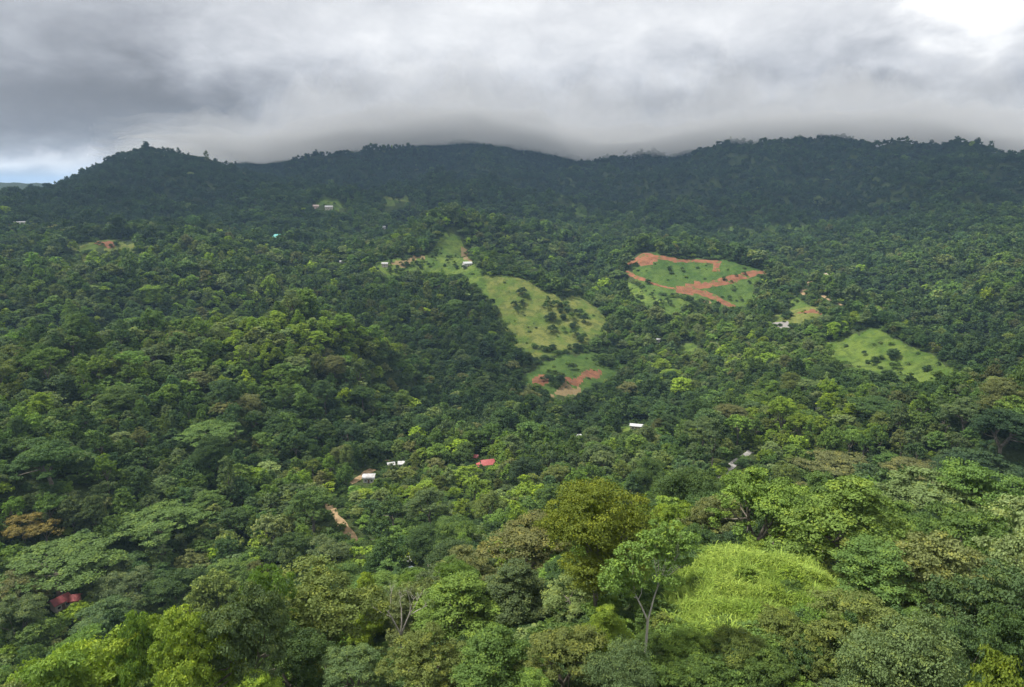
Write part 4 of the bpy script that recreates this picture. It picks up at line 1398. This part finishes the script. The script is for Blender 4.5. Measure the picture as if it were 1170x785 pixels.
# which trees show largest: paint every crown into a small picture, far ones first
cand = [i for i in sel if FD[i] < 520]
pool = [dict(x=FX[i], y=FY[i], z=FZ[i], form=FORMS[fform[i]], tint=ftint[i], s=FSC[i], sz=FHS[i], R=R0[FORMS[fform[i]]] * FSC[i], H=H0[FORMS[fform[i]]] * FHS[i],
             key=False, rot=rng.uniform(0, 6.28), i=i) for i in cand]
allt = TREES + pool
gw, gh = 390, 262
buf = np.full((gh, gw), -1, int)
order = sorted(range(len(allt)), key=lambda k: -math.hypot(allt[k]['x'], allt[k]['y']))
gyy, gxx = np.mgrid[0:gh, 0:gw]
for k in order:
    t = allt[k]
    px, py = project(t['x'], t['y'], t['z'] + 0.66 * t['H'])
    sl = math.sqrt(t['x'] ** 2 + t['y'] ** 2 + t['z'] ** 2)
    rx, ry = t['R'] * F_PX / sl / 3, 0.34 * t['H'] * F_PX / sl / 3
    t['px'], t['py'], t['rpx'] = float(px), float(py), rx * 3
    cx, cy = px / 3, py / 3
    x0, x1, y0, y1 = int(max(0, cx - rx)), int(min(gw, cx + rx + 1)), int(max(0, cy - ry)), int(min(gh, cy + ry + 1))
    if x1 <= x0 or y1 <= y0: continue
    m = ((gxx[y0:y1, x0:x1] - cx) / rx) ** 2 + ((gyy[y0:y1, x0:x1] - cy) / ry) ** 2 < 1
    buf[y0:y1, x0:x1][m] = k
seen = np.bincount(buf[buf >= 0], minlength=len(allt))
n_ind = 296 + 16
rank = sorted(range(len(TREES), len(allt)), key=lambda k: -seen[k])
chosen = [k for k in rank[:n_ind - len(TREES)] if seen[k] > 0]
used = {allt[k]['i'] for k in chosen}
TREES += [allt[k] for k in chosen]

# ---- labels: look first, then what it stands beside
def place_words(t):
    px, py, D = t['px'], t['py'], math.hypot(t['x'], t['y'])
    if D < 140:
        if px > 1000: return 'on the near hillside right of the grassy mound'
        if px > 760 and D > 98: return 'behind the grassy mound'
        if px > 760: return 'beside the grassy mound'
        if px > 560: return 'near the golden olive tree' if D > 82 else 'below the golden olive tree'
        if px > 400: return 'near the half-bare tree'
        if px > 200: return 'on the near slope below the valley sheds'
        return 'on the near slope below the pink-red roof'
    if px < 150: return 'around the pink-red roof' if py > 600 else 'on the wooded hill above the pink-red roof'
    if px < 360: return 'between the pink-red roof and the dirt road' if py > 560 else 'on the wooded hill under the orange scar'
    if px < 470: return 'by the dirt road and white roofs'
    if px < 620: return 'around the red-roofed house' if py < 590 else 'between the sheds and red-roofed house'
    if px < 800: return 'between the golden tree and long white roof'
    if px < 900: return 'beside the grey valley road'
    return 'on the wooded spur beyond the grassy mound'


def base_words(t):
    w = FORM_WORD[t['form']]
    pre = ''
    if t['H'] > 16.5: pre = 'tall ' if 'tall' not in w else ''
    elif t['H'] < 8.5 and 'low' not in w: pre = 'low '
    elif t['R'] > 8.2: pre = 'wide '
    return f"{'small ' if t['R'] < 2 else ''}{t['tint']} low shrub" if t['form'] == 'bush' else f"{pre}{t['tint']} {w} tree"


ORD = ['leftmost', 'second from left', 'third from left', 'fourth from left', 'fifth from left', 'sixth from left', 'seventh from left', 'eighth from left', 'ninth from left', 'tenth from left']
NUM = ['zero', 'one', 'two', 'three', 'four', 'five', 'six', 'seven', 'eight', 'nine', 'ten', 'eleven', 'twelve']
for t in TREES: t['lab'] = f"{base_words(t)} {place_words(t)}"
cnt = {}
for t in TREES: cnt.setdefault(t['lab'], []).append(t)
for lab, ts in cnt.items():
    if len(ts) == 1: continue
    # tell the ones that share a look apart by the neighbour they stand beside
    for t in ts:
        nb = min((u for u in TREES if u is not t and u['tint'] != t['tint']), key=lambda u: (u['px'] - t['px']) ** 2 + (u['py'] - t['py']) ** 2)
        t['nb'] = nb['tint']
    byn = {}
    for t in ts: byn.setdefault(t['nb'], []).append(t)
    for nb, us in byn.items():
        us.sort(key=lambda u: u['px'])
        for k, u in enumerate(us):
            pre = '' if len(us) == 1 else ORD[min(k, 9)] + ' '
            u['lab2'] = f"{pre}{base_words(u)} by a {nb} one, {place_words(u)}"
SHORT = [('on the near hillside right of', 'right of'), ('on the near slope below', 'below'), ('between the pink-red roof and the dirt road', 'left of the dirt road'), ('on the wooded hill above', 'above'),
         ('on the wooded spur beyond', 'beyond'), ('on the wooded hill under', 'near'), ('between the golden tree and long white roof', 'towards the long white roof'),
         ('between the sheds and red-roofed house', 'above the sheds'), (' tree by a', ' by a'), ('by the dirt road and white roofs', 'by the dirt road'), ('flat umbrella-crowned', 'umbrella-crowned'), (' from left', ''), (' one, ', ', ')]
for t in TREES:
    if 'lab2' in t:
        for a_, b_ in SHORT:
            if len(t['lab2'].split()) <= 16: break
            t['lab2'] = t['lab2'].replace(a_, b_)
        t['lab'] = t['lab2']

KEYLAB = {
    ('globe', 'golden olive'): 'big rounded golden olive tree standing above the centre of the near slope',
    ('sparse', 'bluish green'): 'tall sparse tree with pale forked trunk at the edge of the grassy mound',
    ('bare', 'pale green'): 'half-bare tree with pale spreading branches on the near slope',
}
for t in TREES:
    if t['key'] and (t.get('special') or t['form'] == 'globe'):
        t['lab'] = KEYLAB.get((t['form'], t['tint']), t['lab'])

SINK = 0.3
for n_, t in enumerate(TREES):
    D = math.hypot(t['x'], t['y'])
    cm, tm = proto(t['form'], 'near' if D < 165 or t['s'] > 1.35 else 'mid', n_ % (5 if t['form'] == 'dome' else 3))
    root = link('shrub' if t.get('shrub') else 'tree', None)
    root.location = (t['x'], t['y'], t['z'] - SINK)
    root.rotation_euler = (0, 0, t['rot'] if not t.get('special') else 0.0)
    root.scale = (t['s'], t['s'], t['sz'])
    if t.get('shrub'): tag(root, t['lab'], 'shrub', 'shrubs on and below the grassy mound')
    else: tag(root, t['lab'], 'tree', 'trees on the near slopes and valley floor')
    tr = link('stem' if t.get('shrub') else 'trunk', tm, root)
    cr = link('foliage' if t.get('shrub') else 'crown', cm, root)
    rc = np.random.default_rng(n_)
    c = np.array(TINTS[t['tint']]) * rc.uniform(.86, 1.16) * rc.uniform(.96, 1.04, 3)
    cr.color = (*map(float, c), 1.0)

# ------------------------------------------------------------------ forest beyond: one mass of small crowns
hidden = bpy.data.collections.new('forest_kinds')


def instancer(name, pts, idx, rot, scl, tint, kinds, label):
    """points carrying kind, turn, size and tint; a node group stands a small mesh on each"""
    me = bpy.data.meshes.new(name)
    me.vertices.add(len(pts))
    me.vertices.foreach_set('co', np.asarray(pts, np.float32).ravel())
    for nm, ty, arr, fld in (('idx', 'INT', idx, 'value'), ('rot', 'FLOAT_VECTOR', rot, 'vector'), ('scl', 'FLOAT_VECTOR', scl, 'vector'), ('tint', 'FLOAT_COLOR', tint, 'color')):
        at = me.attributes.new(nm, ty, 'POINT')
        at.data.foreach_set(fld, np.asarray(arr, np.int32 if ty == 'INT' else np.float32).ravel())
    ob = link(name, me)
    c = bpy.data.collections.new(name + '_kinds')
    for k, m in enumerate(kinds):
        c.objects.link(bpy.data.objects.new(f'kind_{k:02d}', m))
    ng = bpy.data.node_groups.new(name, 'GeometryNodeTree')
    ng.interface.new_socket('Geometry', in_out='INPUT', socket_type='NodeSocketGeometry')
    ng.interface.new_socket('Geometry', in_out='OUTPUT', socket_type='NodeSocketGeometry')
    N = ng.nodes
    gi, go = N.new('NodeGroupInput'), N.new('NodeGroupOutput')
    ci = N.new('GeometryNodeCollectionInfo')
    ci.inputs['Collection'].default_value = c
    ci.inputs['Separate Children'].default_value = True
    ci.inputs['Reset Children'].default_value = True
    ip = N.new('GeometryNodeInstanceOnPoints')
    ip.inputs['Pick Instance'].default_value = True

    def attr(nm, ty):
        n = N.new('GeometryNodeInputNamedAttribute')
        n.data_type = ty
        n.inputs['Name'].default_value = nm
        return next(o for o in n.outputs if o.enabled and o.name == 'Attribute')
    er = N.new('FunctionNodeEulerToRotation')
    ng.links.new(attr('rot', 'FLOAT_VECTOR'), er.inputs[0])
    ng.links.new(gi.outputs[0], ip.inputs['Points'])
    ng.links.new(ci.outputs[0], ip.inputs['Instance'])
    ng.links.new(attr('idx', 'INT'), ip.inputs['Instance Index'])
    ng.links.new(er.outputs[0], ip.inputs['Rotation'])
    ng.links.new(attr('scl', 'FLOAT_VECTOR'), ip.inputs['Scale'])
    ng.links.new(ip.outputs[0], go.inputs[0])
    md = ob.modifiers.new('stand', 'NODES')
    md.node_group = ng
    tag(ob, label, None, None, 'stuff')
    return ob


def whole_tree(name, form, seed, args, sq):
    """crown and trunk of a small far tree in one mesh"""
    v, f, vary, L, base = crown_arrays(form, seed, *args, sq, True)
    me = mesh_np(name, v, f, 4, M_LEAF_FAR)
    at = me.attributes.new('vary', 'FLOAT_COLOR', 'FACE')
    at.data.foreach_set('color', vary.astype(np.float32).ravel())
    return me


KIND_FORMS = ['dome', 'dome', 'round', 'umbrella', 'layered', 'ragged', 'tall', 'dome']
kinds = []
for k, fm in enumerate(KIND_FORMS):
    sq = 0.5 if fm == 'umbrella' else 0.55 if fm == 'layered' else 0.8
    kinds.append(whole_tree('forest_tree', fm, 500 + k, (9, 20, 0.68), sq))
for k, fm in enumerate(KIND_FORMS):
    sq = 0.5 if fm == 'umbrella' else 0.55 if fm == 'layered' else 0.8
    kinds.append(whole_tree('forest_tree', fm, 600 + k, (5, 8, 1.15), sq))
for k, fm in enumerate(KIND_FORMS):
    sq = 0.5 if fm == 'umbrella' else 0.55 if fm == 'layered' else 0.8
    kinds.append(whole_tree('forest_tree', fm, 700 + k, (20, 70, 0.29), sq))
rest = np.array([i for i in sel if i not in used])
# the small tree groups standing in the clearings
CLUMP = [(600, 338, 12, 9, 5, .8), (588, 352, 10, 6, 5, .75), (628, 348, 12, 7, 6, .8), (640, 362, 16, 9, 8, .8), (662, 360, 8, 8, 4, .8), (631, 381, 6, 4, 3, .8), (652, 378, 8, 6, 4, .7),
         (664, 388, 8, 6, 4, .7), (615, 402, 30, 4, 9, .6), (655, 402, 24, 4, 7, .6), (576, 390, 5, 8, 4, .7), (633, 433, 8, 5, 4, .9), (641, 440, 7, 5, 3, .9), (628, 443, 10, 4, 4, .7), (655, 424, 8, 3, 3, .6),
         (690, 415, 20, 8, 9, .8), (710, 408, 14, 6, 6, .8), (1019, 410, 5, 4, 3, .75), (1026, 423, 3, 2, 1, .6), (1060, 424, 4, 3, 2, .6), (985, 395, 20, 5, 3, .3), (1040, 420, 26, 8, 4, .3), (1000, 415, 40, 6, 6, .5),
         (805, 348, 5, 3, 3, .8), (812, 352, 18, 3, 6, .7), (836, 331, 3, 2, 1, .6), (768, 308, 8, 3, 4, .5), (726, 307, 2, 3, 1, .7), (740, 323, 4, 2, 2, .6), (735, 342, 14, 6, 7, .5), (755, 348, 12, 5, 6, .6), (770, 340, 12, 4, 5, .5),
         (850, 345, 12, 5, 4, .5), (845, 322, 20, 6, 5, .5), (480, 302, 24, 6, 14, .5), (455, 305, 20, 5, 10, .5), (515, 300, 14, 8, 10, .5), (440, 312, 18, 4, 8, .5), (500, 290, 14, 5, 7, .5), (530, 312, 12, 5, 5, .5),
         (115, 280, 30, 4, 9, .5), (85, 300, 14, 5, 7, .5), (910, 348, 16, 4, 7, .5), (900, 362, 14, 5, 6, .5), (380, 236, 16, 4, 9, .6), (452, 231, 12, 3, 5, .6), (860, 262, 60, 2, 16, .6), (668, 244, 10, 3, 4, .6)]
ex = []
for (bx, by, wx, wy, nn, ss) in CLUMP:
    for _ in range(nn):
        qx, qy = bx + rng.normal(0, .55) * wx, by + rng.normal(0, .55) * wy
        v = hit(qx, qy, 380, 2200)
        ex.append((v.x, v.y, v.z, ss * rng.uniform(.65, 1.15)))
n0_ = n_f
FX = np.concatenate([FX, [e[0] for e in ex]]); FY = np.concatenate([FY, [e[1] for e in ex]]); FZ = np.concatenate([FZ, [e[2] for e in ex]])
FSC = np.concatenate([FSC, [e[3] for e in ex]]); FHS = np.concatenate([FHS, [e[3] * .8 for e in ex]]); FD = np.hypot(FX, FY)
fform = np.concatenate([fform, rng.choice(6, len(ex), p=[.6, .3, .0, .0, .1, .0])])
ftint += [['deep green', 'dark green', 'dark green', 'mid green'][k % 4] for k in range(len(ex))]
rest = np.concatenate([rest, np.arange(n0_, n0_ + len(ex))])
kform = {'dome': (0, 1, 7), 'round': (2,), 'umbrella': (3,), 'layered': (4,), 'ragged': (5,), 'tall': (6,)}
idx = np.array([kform[FORMS[fform[i]]][i % len(kform[FORMS[fform[i]]])] for i in rest]) + np.where(FD[rest] > 750, 8, np.where((FD[rest] < 190) | (FSC[rest] > 1.7), 16, 0))
tint = np.array([TINTS[ftint[i]] for i in rest]) * rng.uniform(.74, 1.3, (len(rest), 1)) * rng.uniform(.95, 1.05, (len(rest), 3))
tint = np.concatenate([tint, np.ones((len(rest), 1))], 1)
rot = np.stack([np.zeros(len(rest)), np.zeros(len(rest)), rng.uniform(0, 6.28, len(rest))], 1)
scl = np.stack([FSC[rest], FSC[rest], FHS[rest]], 1)
pts = np.stack([FX[rest], FY[rest], FZ[rest] - SINK], 1)
instancer('forest', pts, idx, rot, scl, tint, kinds, 'dense forest of small rounded crowns covering the far hills and mountains')
print('forest', len(rest), 'individual', len(TREES))

# ------------------------------------------------------------------ undergrowth between the trees, tall grass on the mound
ux, uy = scatter(14, 175, 3.1)
ux2, uy2 = scatter(175, 420, 6.5)
ux3, uy3 = scatter(420, 1050, 8.0)
ux, uy = np.concatenate([ux, ux2, ux3]), np.concatenate([uy, uy2, uy3])
uz = hxy(ux, uy)
ud = np.hypot(ux, uy)
mound = CLEAR_G[5][3]
inm = in_poly(ux, uy, mound)
upx, upy = project(ux, uy, uz)
low_part = inm & (fbm(ux / 9, uy / 9, 91, 2) + (upy - 695) / 90 > 0.05)
keep = ~inm | low_part | (inm & (rng.random(len(ux)) < 0.30))
for k, dr, pts_, poly in CLEAR_G:
    if dr[0] > 100: keep &= ~(in_poly(ux, uy, poly) & (rng.random(len(ux)) < 0.86))
for (rx, ry, rw) in ROAD_PTS:
    keep &= (ux - rx) ** 2 + (uy - ry) ** 2 > (rw * 0.8) ** 2
ux, uy, uz, ud, inm = ux[keep], uy[keep], uz[keep], ud[keep], inm[keep]
nu = len(ux)
far_clear = np.zeros(nu, bool)
for k, dr, pts_, poly in CLEAR_G:
    if dr[0] > 100: far_clear |= in_poly(ux, uy, poly)
bush_kinds = [crown_mesh('undergrowth_bush', 'bush', 800 + k, 13, 34, 0.50, M_LEAF_FAR, 0.8, True)[0] for k in range(4)]
us = np.where(ud < 175, rng.uniform(0.26, 0.52, nu), np.where(ud < 420, rng.uniform(0.4, 0.8, nu), rng.uniform(.6, 1.05, nu)))
us = np.where(far_clear, us * rng.uniform(.2, .6, nu), us)
us = np.where(inm, us * rng.uniform(.35, .8, nu), us)
uc = np.clip(0.45 + 0.7 * fbm(ux / 16, uy / 16, 95, 2) + rng.normal(0, .18, nu) + np.where(inm, 0.42, 0), 0, .999)
ut = np.array([TINTS[RAMP[int(c * len(RAMP))]] for c in uc])
ut = np.where(inm[:, None], ut * 0.4 + np.array([0.155, 0.235, 0.036]) * 0.75, ut)
ut = np.concatenate([ut * rng.uniform(.85, 1.2, (nu, 1)), np.ones((nu, 1))], 1)
instancer('undergrowth', np.stack([ux, uy, uz - .2], 1), rng.integers(0, 4, nu), np.stack([np.zeros(nu), np.zeros(nu), rng.uniform(0, 6.28, nu)], 1),
          np.stack([us, us, us * rng.uniform(.8, 1.3, nu)], 1), ut, bush_kinds, 'leafy undergrowth filling the gaps between the trees')


def tuft_mesh(seed, n=44, h=1.35, w=0.03, spread=0.5):
    rg = np.random.default_rng(seed)
    vs, fs, va = [], [], []
    for k in range(n):
        a = rg.uniform(0, 6.28); r = spread * math.sqrt(rg.random()); hh = h * rg.uniform(.55, 1.1); lean = rg.uniform(.1, .75) * hh
        b = np.array([r * math.cos(a), r * math.sin(a), 0]); d = np.array([math.cos(a + rg.uniform(-.8, .8)), math.sin(a + rg.uniform(-.8, .8)), 0])
        s = np.array([-d[1], d[0], 0]) * w * rg.uniform(.7, 1.5)
        p = [b, b + d * lean * .25 + [0, 0, hh * .55], b + d * lean * .75 + [0, 0, hh * .9], b + d * lean * 1.25 + [0, 0, hh * .86]]
        o = len(vs)
        for i, (q, ww) in enumerate(zip(p, (1, 1, .75, .1))): vs += [q - s * ww, q + s * ww]
        for i in range(3): fs += [o + 2 * i, o + 2 * i + 1, o + 2 * i + 3, o + 2 * i + 2]
        v = rg.random()
        va += [(v, v * .6 * (i == 2), 0, 1) for i in range(3)]
    me = mesh_np('grass_tuft', np.array(vs), np.array(fs), 4, M_LEAF_FAR)
    at = me.attributes.new('vary', 'FLOAT_COLOR', 'FACE')
    at.data.foreach_set('color', np.array(va, np.float32).ravel())
    return me


gx, gy = scatter(48, 112, 0.47, 0.6)
k = in_poly(gx, gy, mound) & (np.abs(gx) < 80)
gx, gy = gx[k], gy[k]
gz = hxy(gx, gy)
ng_ = len(gx)
gl = fbm(gx / 3.6, gy / 3.6, 101, 3)
gs = np.clip(0.70 + 1.7 * gl + rng.normal(0, .15, ng_), .12, 1.5)
gc = np.clip(0.5 + 1.3 * fbm(gx / 6 + 5, gy / 6, 103, 3) + rng.normal(0, .15, ng_), 0, 1)[:, None]
gt = np.array([0.14, 0.23, 0.035]) * (1 - gc) + np.array([0.30, 0.40, 0.085]) * gc
gt = np.concatenate([gt, np.ones((ng_, 1))], 1)
instancer('tall_grass', np.stack([gx, gy, gz - .05], 1), rng.integers(0, 4, ng_), np.stack([rng.normal(0, .12, ng_), rng.normal(0, .12, ng_), rng.uniform(0, 6.28, ng_)], 1),
          np.stack([gs, gs, gs], 1), gt, [tuft_mesh(900 + k) for k in range(4)], 'tall bright green grass covering the near mound')
print('undergrowth', nu, 'grass', ng_)
